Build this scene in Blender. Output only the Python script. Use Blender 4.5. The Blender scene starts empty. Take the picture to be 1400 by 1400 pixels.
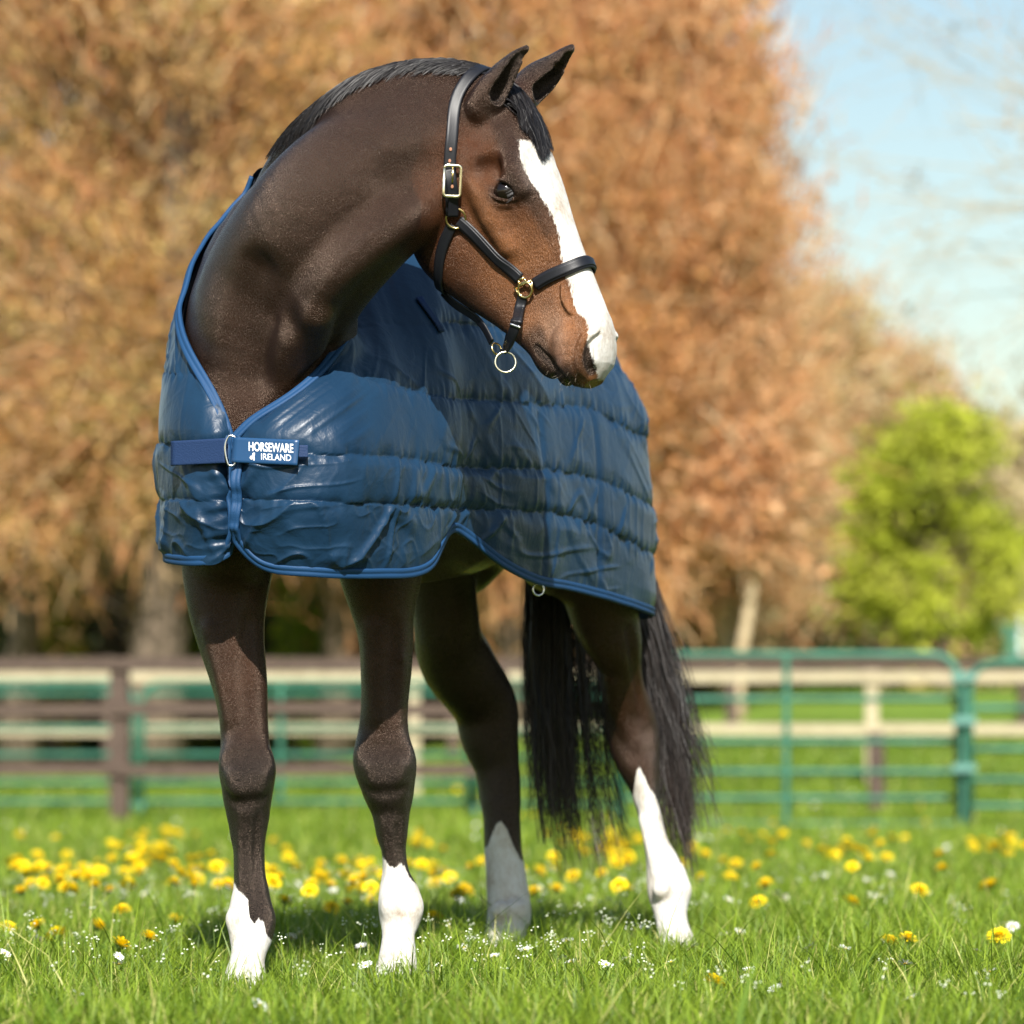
import bpy, math, random, os
import numpy as np
from mathutils import Vector, Matrix

rng = np.random.default_rng(7)
random.seed(7)
scene = bpy.context.scene
COL = scene.collection

# ------------------------------------------------------------------ camera
F, HOR, CAMH = 4840.0, 1030.0, 0.50          # focal length and horizon row in units of the 1400 px frame, lens height
cam = bpy.data.cameras.new('camera')
cam_o = bpy.data.objects.new('camera', cam)
COL.objects.link(cam_o)
cam_o.location = (0, 0, CAMH)
cam_o.rotation_euler = (math.radians(90), 0, 0)
cam.sensor_width = 36.0
cam.lens = F / 1400.0 * 36.0
cam.shift_y = (HOR - 700.0) / 1400.0
cam.clip_start = 0.1
cam.clip_end = 3000
cam.dof.use_dof = True
cam.dof.focus_distance = 7.18
cam.dof.aperture_fstop = 3.1
scene.camera = cam_o

# ------------------------------------------------------------------ world and sun
SUN_TRAVEL = Vector((-0.045, 1.0, -0.80)).normalized()
to_sun = -SUN_TRAVEL
world = bpy.data.worlds.new('World')
scene.world = world
world.use_nodes = True
wn = world.node_tree.nodes
wl = world.node_tree.links
wn.clear()
sky = wn.new('ShaderNodeTexSky')
sky.sky_type = 'NISHITA'
sky.sun_disc = False
sky.sun_elevation = math.asin(to_sun.z)
sky.sun_rotation = math.atan2(to_sun.x, to_sun.y)
sky.air_density = 1.55
sky.dust_density = 0.9
sky.ozone_density = 2.0
bg = wn.new('ShaderNodeBackground')
bg.inputs['Strength'].default_value = 0.071
wo = wn.new('ShaderNodeOutputWorld')
wl.new(sky.outputs[0], bg.inputs[0])
wl.new(bg.outputs[0], wo.inputs[0])
sun = bpy.data.lights.new('sun', 'SUN')
sun.energy = 5.0
sun.angle = math.radians(0.5)
sun.color = (1.0, 0.955, 0.88)
sun_o = bpy.data.objects.new('sun', sun)
COL.objects.link(sun_o)
sun_o.rotation_euler = SUN_TRAVEL.to_track_quat('-Z', 'Y').to_euler()
sun_o.location = (2, -4, 12)
scene.view_settings.view_transform = 'Standard'
scene.view_settings.look = 'None'
scene.view_settings.gamma = 1
scene.view_settings.use_curve_mapping = False
scene.view_settings.exposure = 0.98
scene.render.engine = 'CYCLES'
scene.cycles.use_denoising = True
scene.cycles.max_bounces = 8
scene.cycles.transparent_max_bounces = 12

# ------------------------------------------------------------------ helpers
def P(px, py, Y):
    """The place at distance Y that the camera sees at a spot of the photograph."""
    return np.array([(px - 700.0) / F * Y, Y, CAMH + (HOR - py) / F * Y])

def to_px(p):
    p = np.asarray(p)
    return 700 + p[..., 0] / p[..., 1] * F, HOR - (p[..., 2] - CAMH) / p[..., 1] * F

def sm(x, a, b):
    t = np.clip((x - a) / (b - a), 0, 1)
    return t * t * (3 - 2 * t)

def hash3(ix, iy, iz, seed):
    n = (ix * 374761393 + iy * 668265263 + iz * 2147483647 + seed * 1274126177) & 0xFFFFFFFF
    n = ((n ^ (n >> 13)) * 1274126177) & 0xFFFFFFFF
    n = ((n ^ (n >> 16)) * 2246822519) & 0xFFFFFFFF
    return ((n ^ (n >> 15)) & 0xFFFFFF) / float(0xFFFFFF)

def noise3(p, seed=0):
    """Smooth value noise, -1..1, of an (n,3) array."""
    p = np.asarray(p, dtype=np.float64)
    i = np.floor(p).astype(np.int64)
    f = p - i
    f = f * f * f * (f * (f * 6 - 15) + 10)
    r = 0
    for dx in (0, 1):
        for dy in (0, 1):
            for dz in (0, 1):
                w = (f[:, 0] if dx else 1 - f[:, 0]) * (f[:, 1] if dy else 1 - f[:, 1]) * (f[:, 2] if dz else 1 - f[:, 2])
                r = r + w * hash3(i[:, 0] + dx, i[:, 1] + dy, i[:, 2] + dz, seed)
    return r * 2 - 1

def fbm(p, seed=0, octs=3):
    p = np.asarray(p, dtype=np.float64)
    r, a = 0, 1.0
    for k in range(octs):
        r = r + a * noise3(p * (2.03 ** k), seed + k * 17)
        a *= 0.5
    return r / 1.75

def spline(pts, n):
    """Natural cubic spline through pts (k,d), chord parameter, n samples."""
    pts = np.asarray(pts, float)
    k = len(pts)
    if k < 3:
        t = np.linspace(0, 1, n)[:, None]
        return pts[0] * (1 - t) + pts[-1] * t
    d = np.linalg.norm(np.diff(pts[:, :3], axis=0), axis=1) + 1e-9
    t = np.concatenate([[0], np.cumsum(d)])
    h = np.diff(t)
    A = np.zeros((k, k)); B = np.zeros((k, pts.shape[1]))
    A[0, 0] = A[-1, -1] = 1
    for i in range(1, k - 1):
        A[i, i - 1] = h[i - 1]; A[i, i] = 2 * (h[i - 1] + h[i]); A[i, i + 1] = h[i]
        B[i] = 3 * ((pts[i + 1] - pts[i]) / h[i] - (pts[i] - pts[i - 1]) / h[i - 1])
    c = np.linalg.solve(A, B)
    x = np.linspace(0, t[-1], n)
    j = np.clip(np.searchsorted(t, x, side='right') - 1, 0, k - 2)
    dx = (x - t[j])[:, None]
    a = pts[j]
    b = (pts[j + 1] - pts[j]) / h[j][:, None] - h[j][:, None] * (2 * c[j] + c[j + 1]) / 3
    dd = (c[j + 1] - c[j]) / (3 * h[j][:, None])
    return a + b * dx + c[j] * dx ** 2 + dd * dx ** 3

def mesh_np(name, verts, faces, smooth=True):
    """Mesh from an (n,3) array and an (m,3) or (m,4) face array (or a list of such arrays)."""
    if isinstance(faces, np.ndarray):
        faces = [faces]
    faces = [f for f in faces if len(f)]
    me = bpy.data.meshes.new(name)
    me.vertices.add(len(verts))
    me.vertices.foreach_set('co', np.asarray(verts, dtype=np.float32).ravel())
    loops = np.concatenate([f.ravel() for f in faces]).astype(np.int32)
    sizes = np.concatenate([np.full(len(f), f.shape[1]) for f in faces])
    starts = np.concatenate([[0], np.cumsum(sizes)[:-1]]).astype(np.int32)
    me.loops.add(len(loops))
    me.loops.foreach_set('vertex_index', loops)
    me.polygons.add(len(sizes))
    me.polygons.foreach_set('loop_start', starts)
    me.update(calc_edges=True)
    me.polygons.foreach_set('use_smooth', np.full(len(sizes), smooth))
    me.validate()
    me.update()
    return me

def put_attr(me, name, kind, arr):
    a = me.attributes.new(name, kind, 'POINT')
    if kind == 'FLOAT':
        a.data.foreach_set('value', np.asarray(arr, np.float32).ravel())
    else:
        arr = np.asarray(arr, np.float32)
        if arr.shape[1] == 3:
            arr = np.concatenate([arr, np.ones((len(arr), 1), np.float32)], 1)
        a.data.foreach_set('color', arr.ravel())

def link(name, me, mat=None, parent=None, **props):
    o = bpy.data.objects.new(name, me)
    COL.objects.link(o)
    if mat is not None and me is not None:
        me.materials.clear()
        me.materials.append(mat)
    if parent is not None:
        o.parent = parent
    for k, v in props.items():
        o[k] = v
    return o

def thing(name, label, category, loc=(0, 0, 0), group=None):
    o = bpy.data.objects.new(name, None)
    o.empty_display_size = 0.1
    COL.objects.link(o)
    o.location = loc
    o['label'] = label
    o['category'] = category
    if group:
        o['group'] = group
    return o

def local(me, root):
    """Shift a mesh built in world coordinates into the frame of its thing."""
    me.transform(Matrix.Translation(-root.location))
    return me

def tube(pts, radii, n=8, caps=True, flat=None):
    """Tube along pts (k,3) with radii; returns verts, [quads, caps]."""
    pts = np.asarray(pts, float); k = len(pts)
    radii = np.broadcast_to(radii, (k,))
    t = np.gradient(pts, axis=0); t /= np.linalg.norm(t, axis=1)[:, None] + 1e-12
    ref = np.array([0, 0, 1.0]) if abs(t[0][2]) < 0.9 else np.array([1.0, 0, 0])
    V = []
    u = np.cross(t[0], ref); u /= np.linalg.norm(u)
    for i in range(k):
        u = u - t[i] * u.dot(t[i]); u /= np.linalg.norm(u) + 1e-12
        v = np.cross(t[i], u)
        a = np.arange(n) / n * 2 * math.pi
        V.append(pts[i] + radii[i] * (np.cos(a)[:, None] * u + np.sin(a)[:, None] * v))
    V = np.concatenate(V)
    i, j = np.meshgrid(np.arange(k - 1), np.arange(n), indexing='ij')
    q = np.stack([i * n + j, i * n + (j + 1) % n, (i + 1) * n + (j + 1) % n, (i + 1) * n + j], -1).reshape(-1, 4)
    fs = [q]
    if caps:
        V = np.concatenate([V, pts[:1], pts[-1:]])
        c0, c1 = k * n, k * n + 1
        j = np.arange(n)
        fs.append(np.stack([np.full(n, c0), (j + 1) % n, j], -1))
        fs.append(np.stack([np.full(n, c1), (k - 1) * n + j, (k - 1) * n + (j + 1) % n], -1))
    return V, fs

class Bag:
    """Collects pieces of one mesh."""
    def __init__(s):
        s.v = []; s.f3 = []; s.f4 = []; s.n = 0; s.c = []
    def add(s, V, fs, col=None):
        if isinstance(fs, np.ndarray):
            fs = [fs]
        for f in fs:
            (s.f3 if f.shape[1] == 3 else s.f4).append(f + s.n)
        s.v.append(V); s.n += len(V)
        if col is not None:
            s.c.append(np.broadcast_to(np.asarray(col, float), (len(V), 3)))
    def tube(s, pts, r, n=8, caps=True, col=None):
        V, fs = tube(pts, r, n, caps); s.add(V, fs, col)
    def box(s, c, size, rotz=0.0, col=None):
        h = np.asarray(size, float) / 2
        V = np.array([[x, y, z] for x in (-1, 1) for y in (-1, 1) for z in (-1, 1)], float) * h
        ca, sa = math.cos(rotz), math.sin(rotz)
        V = V @ np.array([[ca, sa, 0], [-sa, ca, 0], [0, 0, 1]]) + np.asarray(c, float)
        q = np.array([[0, 1, 3, 2], [4, 6, 7, 5], [0, 4, 5, 1], [2, 3, 7, 6], [0, 2, 6, 4], [1, 5, 7, 3]])
        s.add(V, q, col)
    def mesh(s, name, smooth=True):
        fs = []
        if s.f4: fs.append(np.concatenate(s.f4))
        if s.f3: fs.append(np.concatenate(s.f3))
        me = mesh_np(name, np.concatenate(s.v), fs, smooth)
        if s.c:
            put_attr(me, 'tint', 'FLOAT_COLOR', np.concatenate(s.c))
        return me

# ------------------------------------------------------------------ materials
def mat(name, color=(0.5, 0.5, 0.5), rough=0.6, metal=0.0, spec=0.5):
    m = bpy.data.materials.new(name)
    m.use_nodes = True
    b = m.node_tree.nodes['Principled BSDF']
    b.inputs['Base Color'].default_value = (*color, 1)
    b.inputs['Roughness'].default_value = rough
    b.inputs['Metallic'].default_value = metal
    b.inputs['Specular IOR Level'].default_value = spec
    return m

class N:
    def __init__(s, m):
        s.m = m; s.t = m.node_tree; s.b = s.t.nodes['Principled BSDF']; s.out = s.t.nodes['Material Output']
    def node(s, kind, **kw):
        n = s.t.nodes.new(kind)
        for k, v in kw.items():
            if k == 'inp':
                for kk, vv in v.items():
                    if isinstance(vv, bpy.types.NodeSocket):
                        s.t.links.new(vv, n.inputs[kk])
                    else:
                        n.inputs[kk].default_value = vv
            else:
                setattr(n, k, v)
        return n
    def link(s, a, b):
        s.t.links.new(a, b)
    def attr(s, name):
        return s.node('ShaderNodeAttribute', attribute_name=name)
    def coord(s, scale=(1, 1, 1), which='Object'):
        tc = s.node('ShaderNodeTexCoord')
        mp = s.node('ShaderNodeMapping')
        mp.inputs['Scale'].default_value = scale
        s.link(tc.outputs[which], mp.inputs[0])
        return mp.outputs[0]
    def noise(s, vec, scale, detail=3, rough=0.5, dist=0.0):
        n = s.node('ShaderNodeTexNoise')
        n.inputs['Scale'].default_value = scale
        n.inputs['Detail'].default_value = detail
        n.inputs['Roughness'].default_value = rough
        n.inputs['Distortion'].default_value = dist
        if vec is not None: s.link(vec, n.inputs['Vector'])
        return n.outputs['Fac']
    def ramp(s, fac, stops):
        r = s.node('ShaderNodeValToRGB')
        e = r.color_ramp.elements
        while len(e) < len(stops): e.new(0.5)
        for i, (p, c) in enumerate(stops):
            e[i].position = p
            e[i].color = (*c, 1) if len(c) == 3 else c
        s.link(fac, r.inputs[0])
        return r.outputs[0]
    def math(s, op, a, b=None, c=None, clamp=False):
        n = s.node('ShaderNodeMath', operation=op, use_clamp=clamp)
        for i, v in enumerate((a, b, c)):
            if v is None: continue
            if isinstance(v, (int, float)): n.inputs[i].default_value = v
            else: s.link(v, n.inputs[i])
        return n.outputs[0]
    def mix(s, fac, a, b, blend='MIX'):
        n = s.node('ShaderNodeMix', data_type='RGBA', blend_type=blend)
        for k, v in ((0, fac), (6, a), (7, b)):
            if isinstance(v, (int, float)): n.inputs[k].default_value = v
            elif isinstance(v, tuple): n.inputs[k].default_value = (*v, 1)
            else: s.link(v, n.inputs[k])
        return n.outputs[2]
    def bump(s, h, strength=0.3, dist=0.01, normal=None):
        n = s.node('ShaderNodeBump')
        n.inputs['Strength'].default_value = strength
        n.inputs['Distance'].default_value = dist
        s.link(h, n.inputs['Height'])
        if normal is not None: s.link(normal, n.inputs['Normal'])
        s.link(n.outputs[0], s.b.inputs['Normal'])
        return n.outputs[0]
    def color(s, v):
        s.link(v, s.b.inputs['Base Color'])
# ------------------------------------------------------------------ the horse: one continuous body grown from a distance field
# body frame: W0 = withers over the forelegs, AX = towards the tail, LX = towards the horse's left side
W0 = np.array([-0.43, 7.55]); AX = np.array([0.400, 0.917]); LX = np.array([0.917, -0.400])
def BL(d, l, z):
    q = W0 + AX * d + LX * l
    return np.array([q[0], q[1], z])

# head frame: u = horse's right (towards the lens), v = from poll to muzzle, w = out of the forehead
YAW, PIT, ROLL = math.radians(25), math.radians(24), 0.0
h_dir = np.array([math.cos(YAW), -math.sin(YAW), 0.0])
HU = np.array([-math.sin(YAW), -math.cos(YAW), 0.0])
HV = h_dir * math.sin(PIT) + np.array([0, 0, -math.cos(PIT)])
HW = h_dir * math.cos(PIT) + np.array([0, 0, math.sin(PIT)])
HO = P(699, 126, 7.08)
HM = np.stack([HU, HV, HW])                 # world -> head rows
def hl(p):                                  # to head coordinates
    return (np.asarray(p) - HO) @ HM.T
def hw(u, v, w):
    return HO + HU * u + HV * v + HW * w

PRIMS = []       # each: dict(kind, ...) in order; smooth union unless op says otherwise

class Chain:
    """Tapered chain of stations (pos, radius, flattening k along a direction)."""
    def __init__(s, st, k=0.02, op='u', dense=3, fdir=(0, 1, 0), frame=None):
        st = np.array([list(a[0]) + list(a[1:]) for a in st], float)
        if st.shape[1] == 4:
            st = np.concatenate([st, np.ones((len(st), 1))], 1)
        if dense > 1 and len(st) > 2:
            st = spline(st, (len(st) - 1) * dense + 1)
        s.a = st[:-1]; s.b = st[1:]
        s.k = k; s.op = op
        s.fd = np.asarray(fdir, float) / np.linalg.norm(fdir)
        s.n = len(s.a)
    def dist(s, p, idx=None):
        best = None
        for i in (range(s.n) if idx is None else idx):
            best_i = s.seg(p, i)
            best = best_i if best is None else np.minimum(best, best_i)
        return best
    def seg(s, p, i):
        a, b = s.a[i], s.b[i]
        q = p - a[:3]; ab = b[:3] - a[:3]
        t = q @ (ab / (ab @ ab + 1e-12))
        np.clip(t, 0, 1, out=t)
        q = q - t[:, None] * ab
        rr = np.einsum('ij,ij->i', q, q)
        R = a[3] + (b[3] - a[3]) * t
        if abs(a[4] - 1) > 1e-3 or abs(b[4] - 1) > 1e-3:
            k = a[4] + (b[4] - a[4]) * t
            rr += (1 / (k * k) - 1) * (q @ s.fd) ** 2
            return (np.sqrt(rr) - R) * np.minimum(k, 1.0)
        return np.sqrt(rr) - R
    def near(s, c):
        """distance of every segment to each of the points c -> (n, segments)"""
        out = []
        for c_ in np.array_split(c, max(1, len(c) // 2000)):
            a, b = s.a, s.b
            ab = b[:, :3] - a[:, :3]
            q = c_[:, None] - a[None, :, :3]
            t = np.clip((q * (ab / ((ab ** 2).sum(1) + 1e-12)[:, None])).sum(2), 0, 1)
            q = q - t[..., None] * ab
            k = a[:, 4] + (b[:, 4] - a[:, 4]) * t
            rr = (q * q).sum(2) + (1 / (k * k) - 1) * (q @ s.fd) ** 2
            out.append((np.sqrt(rr) - (a[:, 3] + (b[:, 3] - a[:, 3]) * t)) * np.minimum(k, 1.0))
        return np.concatenate(out)

class Ell:
    def __init__(s, c, r, k=0.02, op='u', rot=None):
        s.c = np.asarray(c, float); s.r = np.asarray(r, float); s.k = k; s.op = op
        s.R = np.eye(3) if rot is None else np.asarray(rot, float)      # rows = axes
    def dist(s, p, idx=None):
        q = (p - s.c) @ s.R.T
        k0 = np.sqrt(((q / s.r) ** 2).sum(1)); k1 = np.sqrt(((q / s.r ** 2) ** 2).sum(1)) + 1e-9
        d = k0 * (k0 - 1) / k1
        return np.where(k0 > 1, np.maximum(d, (k0 - 1) * s.r.min()), d)
    def near(s, c):
        return (np.linalg.norm(c - s.c, axis=1) - s.r.max())[:, None]

class Loft:
    """Head-frame loft: for each v a superellipse in (u,w)."""
    def __init__(s, v, top, bot, half, n=2.4, k=0.02, op='u', tilt=0.0):
        dense = np.linspace(v[0], v[-1], 60)
        sp = lambda y: spline2(v, y, dense)
        s.v = dense; s.c = (sp(top) + sp(bot)) / 2; s.d = (sp(top) - sp(bot)) / 2; s.h = sp(half); s.n = n; s.k = k; s.op = op; s.tilt = tilt
    def dist(s, p, idx=None):
        q = hl(p)
        v = np.clip(q[:, 1], s.v[0], s.v[-1])
        c = np.interp(v, s.v, s.c); d = np.interp(v, s.v, s.d); h = np.interp(v, s.v, s.h)
        x = q[:, 0]; w = (q[:, 2] - c) / d
        hh = h * (1 + s.tilt * np.clip(w, -1, 1))
        r = (np.abs(x / hh) ** s.n + np.abs(w) ** s.n) ** (1 / s.n)
        # first-order distance
        rr = np.sqrt(x ** 2 + (q[:, 2] - c) ** 2)
        f = np.where(r > 1e-4, rr * (1 - 1 / np.maximum(r, 1e-4)), -np.minimum(h, d))
        dv = np.abs(q[:, 1] - v)
        return np.where(dv > 0, np.sqrt(np.maximum(f, 0) ** 2 + dv ** 2) + np.minimum(f, 0) * 0, f) * 0.9
    def near(s, c):
        return (s.dist(c) - 0.03)[:, None]

def spline2(x, y, xn):
    x = np.asarray(x, float); y = np.asarray(y, float); m = np.gradient(y, x)
    j = np.clip(np.searchsorted(x, xn, side='right') - 1, 0, len(x) - 2)
    h = x[j + 1] - x[j]; t = (xn - x[j]) / h
    return (2*t**3-3*t**2+1)*y[j] + (t**3-2*t**2+t)*h*m[j] + (-2*t**3+3*t**2)*y[j+1] + (t**3-t**2)*h*m[j+1]

def limb(rows, yfun, kf=1.0, **kw):
    """rows of (py, left px, right px[, k]) -> chain; yfun gives the distance at a row."""
    st = []
    for r in rows:
        Y = yfun(r[0])
        c = P((r[1] + r[2]) / 2, r[0], Y)
        st.append((c, (r[2] - r[1]) / 2 / F * Y, r[3] if len(r) > 3 else kf))
    return Chain(st, **kw)

def yf(*kn):
    a = np.array(kn, float)
    return lambda py: float(np.interp(py, a[:, 0], a[:, 1]))

# --- torso (mostly under the rug)
PRIMS.append(Chain([(BL(-.22, .00, 1.14), .19, 1), (BL(-.08, 0, 1.20), .24, 1), (BL(.15, 0, 1.20), .27, 1), (BL(.5, 0, 1.17), .285, 1),
                    (BL(.85, 0, 1.22), .27, 1), (BL(1.12, 0, 1.28), .25, 1), (BL(1.27, 0, 1.27), .17, 1)], k=.05, dense=2))
PRIMS.append(Chain([(BL(-.02, 0, 1.52), .12, 1), (BL(.25, 0, 1.48), .12, 1), (BL(.6, 0, 1.42), .14, 1), (BL(1.0, 0, 1.44), .15, 1), (BL(1.2, 0, 1.40), .12, 1)], k=.08, dense=2))
PRIMS.append(Chain([(BL(1.1, .12, 1.25), .19, 1), (BL(1.05, .16, 1.02), .15, 1)], k=.08, dense=1))
PRIMS.append(Chain([(BL(1.1, -.12, 1.25), .19, 1), (BL(1.05, -.16, 1.02), .15, 1)], k=.08, dense=1))
# --- neck
PRIMS.append(Chain([(P(352, 520, 7.34), .122, 1.3), (P(358, 462, 7.30), .150, 1.15), (P(385, 390, 7.24), .160, .95), (P(424, 322, 7.13), .152, .80),
                    (P(478, 264, 7.06), .148, .66), (P(540, 226, 7.06), .146, .58), (P(590, 208, 7.08), .140, .55), (P(630, 195, 7.10), .12, .6)], k=.05, dense=4))
# crest
PRIMS.append(Chain([(P(362, 300, 7.45), .05, 1), (P(392, 232, 7.30), .045, 1), (P(436, 176, 7.16), .040, 1), (P(492, 134, 7.10), .036, 1), (P(560, 116, 7.09), .034, 1),
                    (P(625, 118, 7.09), .035, 1), (P(672, 135, 7.09), .04, 1)], k=.06, dense=3))
# lower line of the neck and windpipe
PRIMS.append(Chain([(P(548, 292, 7.06), .062, 1), (P(510, 338, 7.06), .060, 1), (P(468, 386, 7.10), .062, 1), (P(432, 440, 7.18), .066, 1), (P(408, 500, 7.24), .07, 1),
                    (P(372, 556, 7.26), .07, 1)], k=.05, dense=3))
# strap muscle from the cheek to the breast (catches the light) and the shoulder mass
PRIMS.append(Chain([(P(540, 300, 7.00), .030, 1), (P(500, 330, 6.99), .034, 1), (P(462, 366, 7.00), .036, 1), (P(428, 412, 7.05), .036, 1), (P(398, 470, 7.11), .034, 1), (P(376, 530, 7.17), .03, 1)], k=.045, dense=3))
PRIMS.append(Chain([(P(336, 370, 7.40), .070, 1), (P(322, 450, 7.34), .080, 1), (P(325, 520, 7.29), .07, 1), (P(332, 580, 7.25), .06, 1)], k=.07, dense=3))
PRIMS.append(Chain([(P(452, 455, 7.26), .045, 1), (P(455, 500, 7.28), .06, 1)], k=.05, dense=1))
PRIMS.append(Chain([(P(392, 272, 7.46), .045, 1), (P(350, 322, 7.44), .070, 1), (P(331, 372, 7.40), .081, 1), (P(328, 420, 7.36), .086, 1)], k=.05, dense=2))
# pectorals
PRIMS.append(Chain([(P(304, 640, 7.34), .095, 1), (P(316, 750, 7.36), .075, 1)], k=.06, dense=1))
PRIMS.append(Chain([(P(420, 640, 7.36), .10, 1), (P(440, 725, 7.42), .075, 1)], k=.06, dense=1))
# --- right foreleg (left in the picture)
rf_y = yf((600, 7.52), (786, 7.44), (1069, 7.36), (1180, 7.36), (1258, 7.34), (1300, 7.30), (1370, 7.27))
PRIMS.append(limb([(660, 236, 392), (730, 244, 382), (786, 250, 371), (837, 259, 363), (883, 273, 362), (940, 291, 366), (997, 301, 367), (1040, 302, 372), (1069, 303, 374), (1097, 306, 371),
                   (1120, 313, 366), (1140, 316, 361)], rf_y, k=.03, dense=4))
PRIMS.append(limb([(1120, 314, 365, 1.15), (1140, 317.5, 362, 1.2), (1165, 319, 362, 1.2), (1195, 319.5, 363, 1.2), (1215, 319, 367, 1.15), (1240, 314, 372, 1.1), (1258, 312, 375, 1.05), (1276, 313, 374, 1.0),
                   (1296, 316, 366, 1.0), (1315, 314, 362, 1.05), (1336, 307, 364, 1.2), (1352, 303, 366, 1.25), (1366, 301, 368, 1.25)], rf_y, dense=4, k=.015))
# --- left foreleg
lf_y = yf((600, 7.62), (790, 7.60), (1060, 7.62), (1200, 7.64), (1250, 7.62), (1300, 7.56), (1360, 7.52))
PRIMS.append(limb([(680, 440, 590), (740, 452, 582), (790, 466, 576), (820, 476, 569), (845, 484, 566), (874, 490, 565), (911, 492.5, 563.5), (969, 493, 558), (997, 490, 558.5), (1026, 486, 562), (1060, 489, 567),
                   (1083, 497, 566), (1111, 509, 560), (1140, 516, 555)], lf_y, k=.03, dense=4))
PRIMS.append(limb([(1125, 514, 556, 1.15), (1150, 519, 555, 1.2), (1180, 523, 557, 1.2), (1205, 521, 564, 1.15), (1222, 518, 573, 1.1), (1240, 517, 578, 1.05), (1256, 519, 575, 1.0), (1272, 522, 568, 1.0),
                   (1295, 520.5, 568, 1.05), (1316, 516, 570, 1.15), (1335, 512, 572, 1.2), (1351, 511, 574, 1.2)], lf_y, dense=4, k=.015))
# --- right hind leg (in the shade, middle)
rh_y = yf((600, 8.35), (750, 8.40), (850, 8.48), (960, 8.72), (1060, 8.74), (1200, 8.70), (1260, 8.66), (1320, 8.58))
PRIMS.append(limb([(660, 570, 720), (720, 566, 680), (751, 562, 660), (799, 560, 651), (846, 565, 655), (880, 567, 662), (905, 574, 675), (930, 592, 689), (952, 610, 702), (975, 622, 709), (1003, 628, 709), (1034, 642, 710),
                   (1066, 654, 710), (1097, 658.5, 710.5)], rh_y, k=.04, dense=4))
PRIMS.append(limb([(1066, 655, 710, 1.2), (1097, 659, 710, 1.2), (1128, 661, 712, 1.15), (1160, 662, 713.5, 1.1), (1190, 664, 718, 1.1), (1215, 665, 722, 1.1), (1240, 666, 726, 1.0), (1258, 666, 725, 1.0), (1272, 664, 720, 1.0),
                   (1290, 660, 716, 1.1), (1308, 656, 716, 1.2)], rh_y, dense=4, k=.015))
# --- left hind leg
lh_y = yf((600, 8.46), (800, 8.48), (880, 8.54), (990, 8.70), (1100, 8.66), (1220, 8.60), (1320, 8.50))
PRIMS.append(limb([(660, 700, 868), (730, 735, 876), (790, 764, 876), (846, 782, 874), (877, 800, 877.5), (905, 817, 877), (930, 822, 879), (952, 824, 885), (975, 826, 895), (1003, 828, 901), (1028, 836, 902), (1048, 846, 900), (1066, 857, 900), (1090, 866, 901)],
                  lh_y, k=.03, dense=4))
PRIMS.append(limb([(1048, 850, 900, 1.4), (1081, 866, 900, 1.7), (1113, 872, 904, 1.8), (1138, 878, 909, 1.6), (1160, 881, 917, 1.4), (1185, 883.5, 932, 1.1), (1205, 884, 941, 1.0), (1222, 886, 944, 1.0), (1240, 892, 940, 1.0), (1260, 897, 940, 1.0),
                   (1280, 899, 946, 1.1), (1298, 900, 954, 1.2), (1315, 899, 960, 1.2)], lh_y, dense=4, k=.015))
# small bones and tendons
for (x, y, Y, r) in ((322, 1045, 7.33, .024), (355, 1048, 7.33, .024), (338, 1080, 7.315, .026), (507, 1040, 7.59, .025), (546, 1042, 7.59, .025), (527, 1072, 7.58, .026)):
    PRIMS.append(Ell(P(x, y, Y), (r, r, r * 1.3), k=.045))
for (x, y, Y, r) in ((322, 1256, 7.31, .020), (358, 1256, 7.33, .024), (536, 1240, 7.58, .024), (562, 1240, 7.6, .024), (904, 1215, 8.54, .022), (930, 1216, 8.57, .026), (684, 1245, 8.6, .022), (708, 1245, 8.62, .024)):
    PRIMS.append(Ell(P(x, y, Y), (r, r, r * 1.1), k=.02))

# --- head
NV = [-.03, 0, .06, .12, .18, .23, .28, .34, .40, .45, .50, .535, .570, .595, .612]
PRIMS.append(Loft(NV,
    [-.035, -.018, .004, .016, .018, .015, .012, .010, .009, .008, .005, -.002, -.016, -.034, -.058],
    [-.11, -.13, -.15, -.16, -.16, -.155, -.145, -.13, -.12, -.116, -.118, -.122, -.122, -.112, -.092],
    [.045, .060, .076, .090, .098, .092, .072, .053, .044, .043, .048, .052, .050, .042, .028], n=2.5, k=.03))
PRIMS.append(Loft([.02, .06, .12, .18, .24, .30, .36, .42, .48, .53, .56],
    [-.08, -.07, -.05, -.05, -.05, -.05, -.06, -.07, -.09, -.10, -.115],
    [-.17, -.230, -.290, -.318, -.316, -.290, -.255, -.216, -.184, -.164, -.150],
    [.045, .060, .072, .078, .074, .060, .046, .036, .033, .033, .026], n=2.3, k=.022))
def hp(u, v, w): return hw(u, v, w)
EYE = np.array([.0900, .2060, -.0600]); EE = np.array([0, .62, .785]); EN = np.array([0, -.785, .62])
def ep(s_, along, up_, out):
    q = EYE + EE * along + EN * up_ + np.array([out, 0, 0])
    return hw(q[0] * s_, q[1], q[2])
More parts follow.
